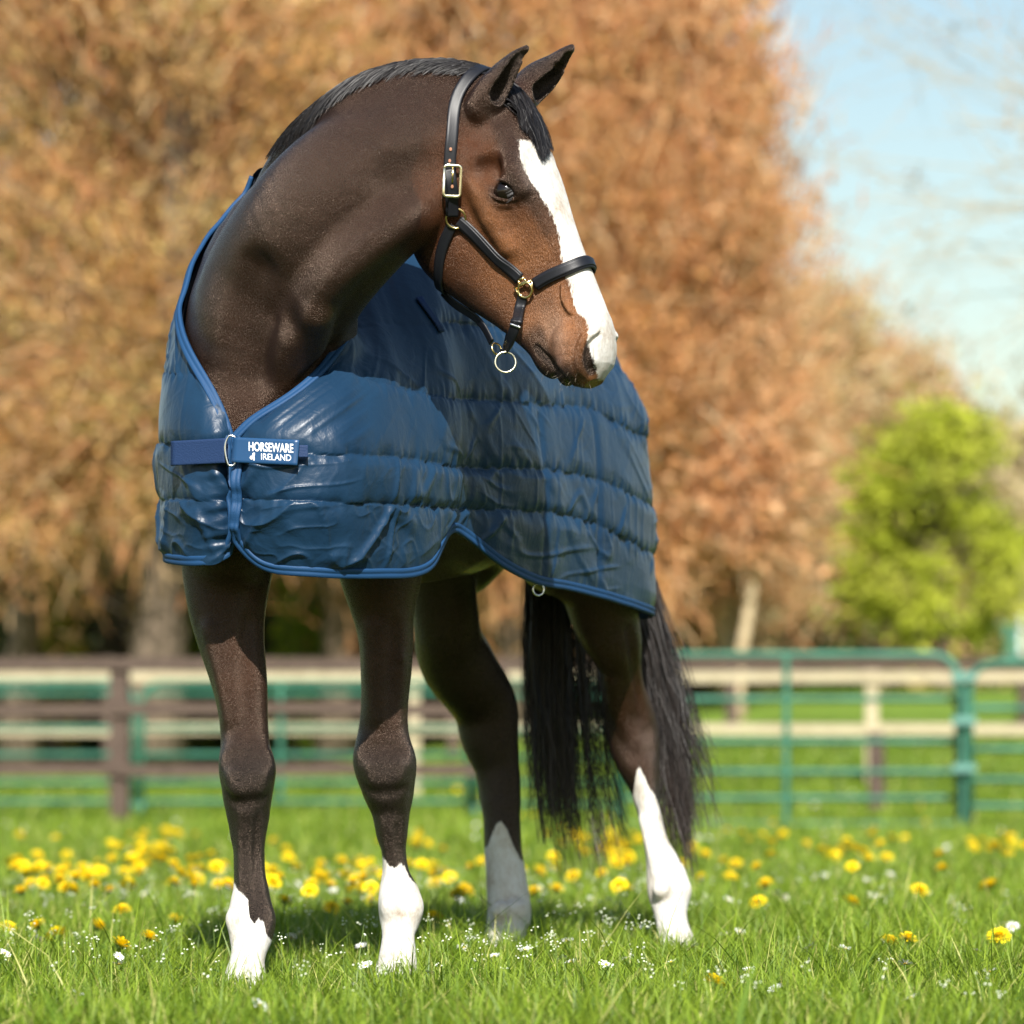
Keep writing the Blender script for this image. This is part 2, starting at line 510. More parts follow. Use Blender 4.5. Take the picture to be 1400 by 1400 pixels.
for s_ in (1, -1):
    # brow, cheek ridge, eye rims, nostril wing, lips
    PRIMS.append(Chain([(hp(.072 * s_, .135, -.020), .018, 1), (hp(.096 * s_, .170, -.028), .0165, 1), (hp(.094 * s_, .218, -.028), .012, 1)], k=.03, dense=2))
    PRIMS.append(Chain([(hp(.084 * s_, .120, -.095), .020, 1), (hp(.089 * s_, .175, -.105), .015, 1), (hp(.082 * s_, .235, -.112), .012, 1), (hp(.064 * s_, .30, -.110), .008, 1)], k=.04, dense=2))
    PRIMS.append(Ell(ep(s_, 0, 0, .001), (.0262, .0262, .0262), k=.008, op='s'))
    # upper lid, lower lid, fold under the eye
    PRIMS.append(Chain([(ep(s_, -.0290, -.003, .009), .0045, 1), (ep(s_, -.017, .0140, .0175), .0046, 1), (ep(s_, .001, .0195, .0195), .0054, 1), (ep(s_, .017, .0135, .0145), .0046, 1), (ep(s_, .031, -.006, .002), .0045, 1)], k=.006, dense=3))
    PRIMS.append(Chain([(ep(s_, -.0290, -.003, .009), .0040, 1), (ep(s_, -.014, -.0160, .0145), .0038, 1), (ep(s_, .004, -.0190, .0135), .0038, 1), (ep(s_, .018, -.0160, .0070), .0038, 1), (ep(s_, .031, -.006, .002), .0045, 1)], k=.005, dense=3))
    PRIMS.append(Chain([(ep(s_, -.027, -.016, .003), .0042, 1), (ep(s_, -.008, -.0275, .0060), .0048, 1), (ep(s_, .016, -.0250, .0005), .0040, 1)], k=.010, dense=3))
    PRIMS.append(Chain([(ep(s_, -.030, .010, .003), .0045, 1), (ep(s_, -.010, .0290, .0080), .0055, 1), (ep(s_, .016, .0270, .0040), .0045, 1)], k=.014, dense=3))
    PRIMS.append(Ell(hp(.058 * s_, .090, -.035), (.03, .03, .022), k=.035))
    PRIMS.append(Ell(hp(.098 * s_, .155, -.075), (.022, .022, .022), k=.03, op='s'))
    PRIMS.append(Chain([(hp(.036 * s_, .505, -.024), .016, 1), (hp(.043 * s_, .540, -.032), .017, 1), (hp(.042 * s_, .575, -.050), .015, 1)], k=.022, dense=2))
    PRIMS.append(Chain([(hp(.044 * s_, .51, -.070), .014, 1), (hp(.046 * s_, .545, -.078), .014, 1), (hp(.038 * s_, .578, -.084), .013, 1)], k=.022, dense=2))
    PRIMS.append(Chain([(hp(.036 * s_, .52, -.088), .018, 1), (hp(.032 * s_, .560, -.098), .017, 1), (hp(.016 * s_, .592, -.096), .015, 1)], k=.020, dense=2))
    PRIMS.append(Chain([(ep(s_, .026, -.005, -.002), .0035, 1), (hp(.068 * s_, .262, -.040), .0035, 1), (hp(.052 * s_, .30, -.040), .0030, 1)], k=.010, dense=2))
    PRIMS.append(Chain([(hp(.046 * s_, .42, -.040), .0040, 1), (hp(.048 * s_, .450, -.050), .0045, 1), (hp(.0485 * s_, .475, -.046), .004, 1)], k=.010, dense=2))
PRIMS.append(Ell(hp(0, .528, -.148), (.030, .034, .022), k=.015, rot=HM))
PRIMS.append(Ell(hp(0, .575, -.126), (.026, .018, .012), k=.012, rot=HM))
# ears
CAV = []
def ear(st, opening, keep=.64):
    PRIMS.append(Chain([(P(x, y, Y), r / F * Y, 1) for x, y, Y, r in st], k=.022, dense=4))
    o = np.asarray(opening, float); o /= np.linalg.norm(o)
    ins = [(P(x, y, Y) + o * (r / F * Y) * .62, max(r / F * Y * keep, .002), 1) for x, y, Y, r in st[1:-1]]
    PRIMS.append(Chain(ins, k=.006, op='s', dense=4)); CAV.append(PRIMS[-1])
ear([(658, 146, 7.02, 22), (670, 128, 7.01, 23), (684, 108, 7.00, 20), (698, 89, 6.99, 14.5), (710, 75, 6.99, 9.5), (721, 65, 6.99, 5)], (.72, -.66, -.10))
ear([(712, 136, 7.12, 22), (724, 120, 7.13, 25), (740, 106, 7.13, 24), (757, 92, 7.12, 18), (771, 77, 7.11, 12), (782, 65, 7.11, 6)], (.80, -.50, -.35))

def smin(a, b, k):
    h = np.maximum(k - np.abs(a - b), 0) / k
    return np.minimum(a, b) - h * h * k / 4

def sdf(p, sel=None):
    """sel: list of (prim, segment indices) or None for all."""
    r = None
    if sel is None:
        c = p.mean(0, keepdims=True); rad = math.sqrt(((p - c) ** 2).sum(1).max()) + 1e-6
        nears = [pr.near(c)[0] for pr in PRIMS]
        lim = max(min(x.min() for x, pr in zip(nears, PRIMS) if pr.op == 'u'), 0) + 2 * rad + .06
        sel = []
        for x, pr in zip(nears, PRIMS):
            idx = np.nonzero(x < lim)[0]
            if len(idx): sel.append((pr, idx))
    for pr, idx in sel:
        d = pr.dist(p, idx)
        if r is None:
            r = d if pr.op == 'u' else np.full(len(p), 1.0)
        elif pr.op == 'u':
            r = smin(r, d, pr.k)
        else:
            r = -smin(-r, d, pr.k)
    return r

def sdf_many(p, cell=.05):
    """sdf of many points, evaluated cell by cell with only the shapes that matter there"""
    p = np.asarray(p, float)
    if len(p) < 400: return sdf(p)
    c = np.floor(p / cell).astype(np.int64)
    key = (c[:, 0] * 4096 + c[:, 1]) * 4096 + c[:, 2]
    order = np.argsort(key, kind='stable'); ks = key[order]
    st = np.concatenate([[0], np.nonzero(np.diff(ks))[0] + 1, [len(ks)]])
    ctr = (c[order[st[:-1]]] + .5) * cell
    NEAR = [pr.near(ctr) for pr in PRIMS]
    R_ = cell * .87
    umin = np.min([n_.min(1) for n_, pr in zip(NEAR, PRIMS) if pr.op == 'u'], axis=0)
    out = np.zeros(len(p))
    for i in range(len(ctr)):
        lim = max(umin[i], 0) + 2 * R_ + .05
        sel = []
        for n_, pr in zip(NEAR, PRIMS):
            idx = np.nonzero(n_[i] < (lim if pr.op == 'u' else R_ + .06))[0]
            if len(idx): sel.append((pr, idx))
        o = order[st[i]:st[i + 1]]
        out[o] = sdf(p[o], sel)
    return out

def sdf_grad(p, e=.003):
    p = np.asarray(p, float)
    k = len(p)
    q = np.concatenate([p + np.eye(3)[i] * e * sg for i in range(3) for sg in (1, -1)])
    v = sdf_many(q).reshape(6, k)
    g = np.stack([v[0] - v[1], v[2] - v[3], v[4] - v[5]], 1)
    return g / (np.linalg.norm(g, axis=1)[:, None] + 1e-12)

def trace_px(px, py, start=6.6):
    """Where the lens' ray through a spot of the photograph meets the horse."""
    px = np.atleast_1d(np.asarray(px, float)); py = np.atleast_1d(np.asarray(py, float))
    d = np.stack([(px - 700) / F, np.ones(len(px)), (HOR - py) / F], 1)
    Y = np.full(len(px), start)
    o = np.array([0, 0, CAMH])
    for _ in range(60):
        st = (sdf_many if len(Y) >= 400 else sdf)(o + d * Y[:, None]) * .8
        Y += st
        if np.abs(st).max() < 1e-5: break
    return o + d * Y[:, None]

def onto(p, off=0.0, it=6):
    """Push points along the gradient until they lie `off` above the skin."""
    p = np.array(p, float)
    for _ in range(it):
        p -= sdf_grad(p) * np.clip(sdf_many(p) - off, -.03, .03)[:, None]
    return p

def grow(vox, lo, hi, B=16):
    lo = np.asarray(lo, float); hi = np.asarray(hi, float)
    nb = np.ceil((hi - lo) / (vox * B)).astype(int)
    gi = np.stack(np.meshgrid(*[np.arange(n) for n in nb], indexing='ij'), -1).reshape(-1, 3)
    ctr = lo + (gi + .5) * B * vox
    R = B * vox * math.sqrt(3) / 2
    # rough rejection
    full = sdf(ctr)
    act = np.abs(full) < R + .05
    gi, ctr = gi[act], ctr[act]
    ax = np.arange(B + 1)
    off = np.stack(np.meshgrid(ax, ax, ax, indexing='ij'), -1).reshape(-1, 3)
    NY = int(nb[1] * B + 2); NZ = int(nb[2] * B + 2)
    gid = lambda c: (c[:, 0].astype(np.int64) * NY + c[:, 1]) * NZ + c[:, 2]
    VV, VI, QQ = [], [], []
    corners = [(a, b, c) for a in (0, 1) for b in (0, 1) for c in (0, 1)]
    edges = [(i, j) for i in range(8) for j in range(i + 1, 8) if sum(abs(a - b) for a, b in zip(corners[i], corners[j])) == 1]
    NEAR = [pr.near(ctr) for pr in PRIMS]
    def block(bi):
        g = gi[bi]; QL = []
        nears = [q[bi] for q in NEAR]
        umin = min(n.min() for n, pr in zip(nears, PRIMS) if pr.op == 'u')
        lim = min(umin, R) + 2 * R + .03
        sel = []
        for n, pr in zip(nears, PRIMS):
            idx = np.nonzero(n < (lim if pr.op == 'u' else R + .06))[0]
            if len(idx): sel.append((pr, idx))
        if not sel or sel[0][0].op != 'u' and all(q[0].op != 'u' for q in sel): return None
        base = g * B
        p = lo + (base + off) * vox
        f = sdf(p, sel).reshape(B + 1, B + 1, B + 1)
        s = f < 0
        if s.all() or not s.any(): return None
        # cells
        cs = [s[a:B + a, b:B + b, c2:B + c2] for a, b, c2 in corners]
        cnt = sum(x.astype(np.int8) for x in cs)
        ci = np.argwhere((cnt > 0) & (cnt < 8))
        fc = np.stack([f[ci[:, 0] + a, ci[:, 1] + b, ci[:, 2] + c2] for a, b, c2 in corners], 1)
        acc = np.zeros((len(ci), 3)); num = np.zeros(len(ci))
        co = np.array(corners, float)
        for i, j in edges:
            cr = (fc[:, i] < 0) != (fc[:, j] < 0)
            t = fc[:, i] / (fc[:, i] - fc[:, j] + 1e-20)
            pt = co[i] + np.clip(t, 0, 1)[:, None] * (co[j] - co[i])
            acc += pt * cr[:, None]; num += cr
        vv_ = lo + (base + ci + acc / num[:, None]) * vox; vi_ = gid(base + ci)
        # quads round each crossing grid edge (edges that start in this block)
        for axis in range(3):
            sl0 = [slice(0, B)] * 3; sl1 = [slice(0, B)] * 3
            sl1[axis] = slice(1, B + 1)
            a, b = s[tuple(sl0)], s[tuple(sl1)]
            e = np.argwhere(a != b)
            if not len(e): continue
            inside_first = a[e[:, 0], e[:, 1], e[:, 2]]
            u, v = (axis + 1) % 3, (axis + 2) % 3
            E = base + e
            du = np.zeros(3, int); du[u] = 1
            dv = np.zeros(3, int); dv[v] = 1
            ok = (E - du - dv >= 0).all(1)
            E = E[ok]; inside_first = inside_first[ok]
            q = np.stack([gid(E - du - dv), gid(E - dv), gid(E), gid(E - du)], 1)
            q[~inside_first] = q[~inside_first][:, ::-1]
            QL.append(q)
        return vv_, vi_, QL
    from concurrent.futures import ThreadPoolExecutor
    with ThreadPoolExecutor(4) as ex:
        for r_ in ex.map(block, range(len(gi))):
            if r_ is not None:
                VV.append(r_[0]); VI.append(r_[1]); QQ.extend(r_[2])
    V = np.concatenate(VV); I = np.concatenate(VI); Q = np.concatenate(QQ)
    order = np.argsort(I); Is = I[order]
    pos = np.searchsorted(Is, Q); pos = np.clip(pos, 0, len(Is) - 1)
    good = (Is[pos] == Q).all(1)
    return V, order[pos[good]]

def relax(V, Q, it=2, lam=.5):
    n = len(V)
    e = np.concatenate([Q[:, [0, 1]], Q[:, [1, 2]], Q[:, [2, 3]], Q[:, [3, 0]]])
    e = np.concatenate([e, e[:, ::-1]])
    deg = np.bincount(e[:, 0], minlength=n)[:, None]
    for _ in range(it):
        S = np.stack([np.bincount(e[:, 0], weights=V[e[:, 1], i], minlength=n) for i in range(3)], 1)
        V = V + lam * (S / np.maximum(deg, 1) - V)
    return V

def refine(V, Q, sel):
    """Split the chosen quads in four and lay the new points on the surface (border points stay on the old edges)."""
    Qs = Q[sel]; keep = Q[~sel]
    e = np.concatenate([Qs[:, [0, 1]], Qs[:, [1, 2]], Qs[:, [2, 3]], Qs[:, [3, 0]]])
    es = np.sort(e, 1); key = es[:, 0].astype(np.int64) * len(V) + es[:, 1]
    uk, inv, cnt = np.unique(key, return_inverse=True, return_counts=True)
    inv = inv.ravel()
    em = (V[uk // len(V)] + V[uk % len(V)]) / 2
    cm = V[Qs].mean(1)
    n0 = len(V); n1 = n0 + len(uk)
    k = len(Qs)
    E = n0 + inv.reshape(4, k).T
    C = n1 + np.arange(k)
    V2 = np.concatenate([V, em, cm])
    a, b, c, d = Qs.T
    Q2 = np.concatenate([keep, np.stack([a, E[:, 0], C, E[:, 3]], 1), np.stack([E[:, 0], b, E[:, 1], C], 1),
                         np.stack([C, E[:, 1], c, E[:, 2]], 1), np.stack([E[:, 3], C, E[:, 2], d], 1)])
    inner = np.zeros(len(V2), bool)
    inner[np.unique(Qs)] = True; inner[n0:] = True
    border_e = n0 + np.nonzero(cnt == 1)[0]
    inner[border_e] = False
    inner[np.unique(es[np.isin(key, uk[cnt == 1])])] = False
    idx = np.nonzero(inner)[0]
    # vertex normals
    fn = np.cross(V2[Q2[:, 2]] - V2[Q2[:, 0]], V2[Q2[:, 3]] - V2[Q2[:, 1]])
    nn = np.stack([np.bincount(Q2.ravel(), weights=np.repeat(fn[:, i], 4), minlength=len(V2)) for i in range(3)], 1)
    nn /= np.linalg.norm(nn, axis=1)[:, None] + 1e-12
    p = V2[idx]; n_ = nn[idx]
    f0 = sdf_many(p)
    p1 = p - n_ * np.clip(f0, -.004, .004)[:, None]
    f1 = sdf_many(p1)
    p2 = p1 - n_ * np.clip(f1, -.002, .002)[:, None]
    V2[idx] = p2
    return V2, Q2

def mark(pts, k, op, depth=0.0):
    """A ridge (u) or hollow (s) drawn on both sides of the head through spots seen in the photograph."""
    q = hl(trace_px([a[0] for a in pts], [a[1] for a in pts]))
    out = []
    for sg in (1, -1):
        st = [(HO + ((c - np.array([depth, 0, 0])) * np.array([sg, 1, 1])) @ HM, a[2], 1) for c, a in zip(q, pts)]
        out.append(Chain(st, k=k, op=op, dense=3))
    PRIMS.extend(out)
    return out
mark([(814, 452, .0045), (800, 463, .0070), (792, 482, .0080), (793, 502, .0070), (802, 516, .0045)], .012, 'u', .002)
NOSTRIL = mark([(819, 458, .0035), (810, 466, .0065), (805, 480, .0085), (805, 495, .0090), (809, 507, .0060)], .006, 's', .003)
MOUTH = mark([(734, 475, .0035), (741, 483, .0050), (752, 494, .0048), (763, 506, .0048), (772, 516, .0040), (781, 527, .0035)], .008, 's', .001)

def carve(pts, k, op='s'):
    """Shallow hollow (s) or swelling (u) along spots of the photograph: (column, row, radius, depth)."""
    h = trace_px([a[0] for a in pts], [a[1] for a in pts])
    sg = -1 if op == 's' else 1
    st = [(c + np.array([0, sg * (a[2] - a[3]), 0]), a[2], 1) for c, a in zip(h, pts)]
    PRIMS.append(Chain(st, k=k, op=op, dense=3))
carve([(548, 262, .03, .008), (505, 290, .035, .012), (458, 332, .035, .012), (418, 385, .035, .010), (392, 445, .03, .006)], .03)
carve([(600, 225, .03, .004), (570, 236, .035, .012), (535, 246, .035, .008)], .04)
carve([(345, 380, .04, .006), (330, 450, .04, .008), (345, 520, .035, .006)], .04)
carve([(540, 300, .03, .004), (505, 326, .035, .008), (465, 362, .035, .007), (430, 410, .03, .004)], .04, 'u')
carve([(432, 430, .03, .006), (424, 470, .03, .008), (408, 512, .025, .004)], .025, 'u')
for j in range(4):
    carve([(462 - j * 9, 462 + j * 12, .006, .003), (446 - j * 9, 484 + j * 10, .008, .005), (430 - j * 8, 504 + j * 8, .005, .002)], .008)

# forearm and cannon: tendons, knee bones, veins
carve([(352, 1118, .010, .003), (351, 1160, .011, .0055), (352, 1205, .011, .005), (356, 1232, .010, .002)], .010)
carve([(336, 1112, .016, .002), (334, 1160, .014, .0045), (336, 1205, .014, .003)], .014, 'u')
carve([(544, 1130, .010, .003), (545, 1165, .011, .0050), (550, 1195, .011, .003)], .010)
carve([(530, 1122, .016, .002), (534, 1160, .014, .0040), (538, 1195, .014, .003)], .014, 'u')
for ox, oy in ((0, 0), (189, -12)):
    carve([(312 + ox, 1090 + oy, .016, .003), (338 + ox, 1098 + oy, .018, .006), (364 + ox, 1088 + oy, .016, .003)], .014)
    carve([(312 + ox, 1036 + oy, .016, .002), (336 + ox, 1030 + oy, .018, .005), (360 + ox, 1036 + oy, .016, .002)], .018)
    carve([(322 + ox, 1062 + oy, .020, .005), (326 + ox, 1078 + oy, .020, .004)], .016, 'u')
    carve([(352 + ox, 1060 + oy, .020, .006), (350 + ox, 1076 + oy, .020, .004)], .016, 'u')
carve([(345, 850, .016, .003), (338, 900, .018, .007), (336, 960, .016, .006), (342, 1010, .012, .003)], .016)
carve([(290, 860, .02, .004), (306, 920, .02, .008), (318, 980, .018, .005)], .02, 'u')
carve([(541, 855, .014, .004), (540, 900, .014, .008), (538, 950, .013, .007), (534, 1000, .011, .003)], .012)
carve([(512, 860, .022, .004), (514, 920, .022, .008), (516, 980, .018, .004)], .02, 'u')
carve([(548, 892, .006, .003), (549, 902, .007, .004)], .004, 'u')
carve([(862, 862, .012, .003), (868, 905, .012, .006), (874, 945, .011, .005), (880, 985, .009, .002)], .012)
carve([(838, 930, .02, .004), (852, 985, .02, .006), (872, 1020, .016, .004)], .02, 'u')
carve([(893, 1110, .009, .003), (900, 1150, .010, .005), (910, 1185, .009, .003)], .009)
carve([(880, 1120, .012, .002), (890, 1160, .012, .004), (900, 1195, .012, .002)], .012, 'u')
import time as _t
_t0 = _t.time()
VOX = .0048
HV_, HQ_ = (lambda V, Q: (relax(V, Q, 5, .5), Q))(*grow(VOX, (-.85, 6.80, -.02), (.60, 9.10, 2.02)))
_c = hl(HV_[HQ_].mean(1))
HV_, HQ_ = refine(HV_, HQ_, (_c[:, 1] > -.02) & (_c[:, 1] < .70) & (np.abs(_c[:, 0]) < .17) & (_c[:, 2] > -.20) & (_c[:, 2] < .09))
print('horse', len(HV_), round(_t.time() - _t0, 1))

# ---- coat: colour, some shade and white markings painted on the skin
px, py = to_px(HV_)
hq = hl(HV_)
Yv = HV_[:, 1]; Zv = HV_[:, 2]
n1 = fbm(HV_ * 9, 3); n2 = fbm(HV_ * 30, 5)
brown = np.array([.0145, .0054, .0028]); dark = np.array([.0125, .0062, .0042]); black = np.array([.0062, .0050, .0048])
tan = np.array([.165, .068, .027]); rust = np.array([.070, .0235, .0085])
col = np.tile(brown, (len(HV_), 1))
def blend(c, m):
    global col
    m = np.clip(m, 0, 1)[:, None]
    col = col * (1 - m) + np.asarray(c) * m
is_head = (hq[:, 1] > -.06) & (hq[:, 1] < .70) & (np.abs(hq[:, 0]) < .16) & (hq[:, 2] > -.34) & (hq[:, 2] < .08) & (px > 540) & (py < 545)
blend(dark, .35 + .35 * n1)
legz = sm(Zv, .95, .80)
blend(rust * .75, legz * sm(Zv, .50, .66) * (.40 + .3 * n1))
col *= (1 - .35 * legz * sm(Zv, .46, .60))[:, None]  # upper legs darkened: shade below the rug put into the coat
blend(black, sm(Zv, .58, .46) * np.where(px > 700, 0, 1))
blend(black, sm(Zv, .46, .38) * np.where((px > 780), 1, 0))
blend(black, np.where((Yv > 8.1) & (px < 740) & (Zv < .95), .75, 0))  # right hind leg blackened: the shade it stands in put into its coat
# head: lighter cheek and muzzle, dark forehead and nose, black lips
hv, hwv, hu = hq[:, 1], hq[:, 2], hq[:, 0]
hm = np.where(is_head, 1.0, 0) * sm(px, 515, 640) * sm(hv, -.05, .05)
n4 = fbm(HV_ * 16, 23, 4)
blend(rust, hm * sm(hv, .02, .10) * (.70 + .6 * n4))
blend(tan, hm * sm(hv, .20, .36) * sm(hwv, -.26, -.12) * (.60 + .65 * n4))
blend(tan, hm * sm(hv, .13, .2) * sm(hv, .40, .24) * np.exp(-((hwv + .12) / .035) ** 2) * .8)
blend(tan, hm * sm(hv, .40, .47) * (.80 + .4 * n4))
mz = hl(trace_px([757], [455]))[0]
blend(np.array([.30, .19, .135]), hm * np.exp(-(((hv - mz[1]) / .050) ** 2 + ((hwv - mz[2]) / .026) ** 2)) * (.65 + .5 * n4))
blend(np.array([.16, .10, .085]), hm * np.exp(-(((hv - mz[1] - .055) / .035) ** 2 + ((hwv - mz[2] + .01) / .022) ** 2)) * (.5 + .6 * n4))
blend([.022, .0085, .0055], hm * sm(hv, .30, .20) * sm(hwv, -.060, -.020) * (.80 + .4 * n4))
blend(dark * .8, hm * sm(hwv, -.045, -.025) * sm(np.abs(hu), .03, .045) * sm(hv, .40, .30) * .7)
blend(black, hm * np.exp(-((((hv - .206) * .62 + (hwv + .060) * .785) / .041) ** 2 + (((hwv + .060) * .62 - (hv - .206) * .785) / .030) ** 2) ** 1.5) * (np.abs(hu) > .05) * .92)
blend(dark, hm * sm(hwv, -.17 - (.40 - hv) * .35, -.215 - (.40 - hv) * .35) * sm(hv, .24, .34) * .75)  # jaw underside: shading put into the coat as a darker gradient
blend(dark, hm * sm(hwv, -.25, -.30) * .6)
blend(black, hm * sm(hv, .50, .56) * sm(hwv, -.112, -.128) * .9)
blend(black, hm * np.exp(-(((hv - .555) / .034) ** 2 + ((hwv + .052) / .022) ** 2) ** 2) * sm(np.abs(hu), .036, .046) * .15)
blend(dark, hm * sm(hwv, -.108, -.126) * sm(hv, .44, .48) * .85)
hidx = np.nonzero(is_head & (hv > .40))[0]
def dark_near(chains, r0, r1, amt, c=black):
    d_ = np.min([c_.dist(HV_[hidx]) for c_ in chains], axis=0)
    m_ = np.zeros(len(HV_)); m_[hidx] = sm(d_, r1, r0)
    blend(c, m_ * amt)
dark_near(NOSTRIL, .001, .008, .95, black * .7)  # darkness of the nostril opening put into the colour
dark_near(MOUTH, .001, .011, .92, black)  # darkness of the mouth groove put into the colour
blend(black, hm * sm(hv, .55, .585) * sm(hwv, -.080, -.098) * .75)
blend(black, hm * sm(hv, .555, .58) * sm(np.abs(hu), .030, .042) * .6)
# ears: dark rims and tips, darkness of the hollows put into the coat
blend(black, ((py < 150) & (px > 645) & (hv < .02) & (hwv > -.10)) * sm(py, 122, 78) * .85)
earpts = np.nonzero((py < 175) & (px > 640) & (px < 800))[0]
cv = np.min([np.abs(c_.dist(HV_[earpts])) for c_ in CAV], axis=0)
mk = np.zeros(len(HV_)); mk[earpts] = sm(cv, .007, .003)
blend(black, mk * .9)
# neck: darker towards the crest
blend(dark, ((Zv > 1.25) & ~is_head) * .35)
# white: signed distance (metres) stored for the shader
white = np.full(len(HV_), -.2)
def leg_white(mask, pts, sign=1):
    pts = np.array(pts, float)
    b = np.interp(px, pts[:, 0], pts[:, 1])
    sdv = (py - b) / F * Yv
    white[mask] = np.maximum(white[mask], sdv[mask])
leg_white((px < 420) & (Zv < .5) & (Yv < 8), [(300, 1205), (318, 1203), (326, 1218), (334, 1224), (340, 1230), (339, 1248), (346, 1264), (354, 1256), (361, 1262), (364, 1278), (372, 1286), (380, 1290)])
leg_white((px > 420) & (px < 640) & (Zv < .5) & (Yv < 8), [(510, 1172), (521, 1170), (528, 1178), (534, 1186), (541, 1186), (547, 1180), (553, 1184), (560, 1200), (575, 1215)])
leg_white((px > 600) & (px < 760) & (Zv < .5) & (Yv > 8), [(655, 1160), (666, 1158), (672, 1142), (678, 1128), (685, 1122), (693, 1134), (700, 1152), (712, 1176), (725, 1180)])
leg_white((px > 780) & (Zv < .6) & (Yv > 8), [(850, 1105), (866, 1086), (869, 1060), (874, 1047), (881, 1062), (888, 1078), (893, 1084), (898, 1094), (903, 1110), (912, 1140), (930, 1180)])
# blaze: left edge read off along the nose, mirrored with a small difference
bl_px = np.array([(709, 192), (711, 215), (717, 232), (727, 250), (738, 265), (748, 283), (758, 300), (764, 320), (767, 345), (770, 370), (781, 392), (784, 412), (790, 428), (803, 438), (814, 452)], float)
bl = hl(trace_px(bl_px[:, 0], bl_px[:, 1]))
order = np.argsort(bl[:, 1]); bl = bl[order]
print('blaze', np.round(bl[:, :2], 3).tolist())
WC = -.065
ab = np.interp(hv, bl[:, 1], np.arctan2(bl[:, 0], bl[:, 2] - WC))
ang = np.arctan2(hu, hwv - WC)
rad = np.hypot(hu, hwv - WC)
ab = ab + sm(hv, .50, .56) * .30
wd = np.where(ang > 0, ab - ang, ang + ab * 1.05 + .05) * rad
wd = np.minimum(wd, np.where(hv < bl[0, 1] + .02, (hv - bl[0, 1]), .2))
wd = np.minimum(wd, (hwv + .088 - .25 * np.maximum(np.abs(hu) - .02, 0)) * .8)
white = np.where(is_head & (hwv > -.12) & (hv > .08), wd, white)
# small star hair on the brow
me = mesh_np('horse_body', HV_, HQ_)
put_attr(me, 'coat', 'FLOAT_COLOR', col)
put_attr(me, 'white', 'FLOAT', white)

m_coat = mat('horse_coat', rough=.42)
n = N(m_coat)
vec = n.coord((1, 1, 1))
fine = n.noise(vec, 420, 4, .6)
mid = n.noise(vec, 28, 4, .6)
c0 = n.attr('coat').outputs['Color']
vary = n.ramp(fine, [(.30, (.62, .62, .62)), (.70, (1.45, 1.42, 1.38))])
c1 = n.mix(1.0, c0, vary, 'MULTIPLY')
vary2 = n.ramp(mid, [(.30, (.80, .78, .76)), (.72, (1.22, 1.22, 1.2))])
c2 = n.mix(1.0, c1, vary2, 'MULTIPLY')
edge = n.math('ADD', n.attr('white').outputs['Fac'], n.math('MULTIPLY', n.math('SUBTRACT', n.noise(n.coord((1, 1, .35)), 230, 3, .7), .5), .020))
wmask = n.math('MULTIPLY_ADD', edge, 260.0, .5, clamp=True)
wcol = n.ramp(n.math('ADD', n.math('MULTIPLY', n.noise(vec, 14, 5, .7), .7), n.math('MULTIPLY', n.noise(n.coord((1, 1, .3)), 160, 3, .7), .3)), [(.30, (.36, .28, .21)), (.46, (.60, .56, .50)), (.6, (.74, .73, .70)), (.8, (.80, .80, .78))])
n.color(n.mix(wmask, c2, wcol))
hair = n.noise(n.coord((1, 1, .25)), 520, 4, .7)
n.bump(n.math('ADD', n.math('MULTIPLY', hair, 1.7), n.math('ADD', n.math('MULTIPLY', mid, 1.1), n.math('MULTIPLY', n.noise(vec, 11, 3, .55, .8), 1.1))), .7, .0034)
n.link(n.math('ADD', n.math('MULTIPLY_ADD', wmask, .34, .17), n.math('MULTIPLY', fine, .22)), n.b.inputs['Roughness'])
n.link(n.math('MULTIPLY_ADD', wmask, -.30, .58), n.b.inputs['Specular IOR Level'])
n.b.inputs['Specular Tint'].default_value = (1.0, .74, .58, 1)
n.b.inputs['Sheen Weight'].default_value = .01
n.b.inputs['Sheen Roughness'].default_value = .35
n.b.inputs['Sheen Tint'].default_value = (.75, .6, .55, 1)

horse = thing('horse', 'dark bay horse with white blaze and stockings, head turned over its shoulder', 'horse', tuple(BL(.3, 0, 0)))
link('horse_body', local(me, horse), m_coat, horse)

# eyes
m_eye = mat('eye_wet', (.006, .0035, .0025), .07, 0, .45)
n = N(m_eye)
n.b.inputs['Coat Weight'].default_value = .1
n.b.inputs['Coat Roughness'].default_value = .02
for s_ in (1, -1):
    a = np.linspace(0, math.pi, 17)[:, None]; b = np.linspace(0, 2 * math.pi, 33)[None, :-1]
    X = np.stack([np.sin(a) * np.cos(b), np.sin(a) * np.sin(b), np.cos(a) + 0 * b], -1).reshape(-1, 3)
    i, j = np.meshgrid(np.arange(16), np.arange(32), indexing='ij')
    q = np.stack([i * 32 + j, (i + 1) * 32 + j, (i + 1) * 32 + (j + 1) % 32, i * 32 + (j + 1) % 32], -1).reshape(-1, 4)
    link('eye', local(mesh_np('eye', ep(s_, 0, -.001, -.0050) + X * .0252, q), horse), m_eye, horse)

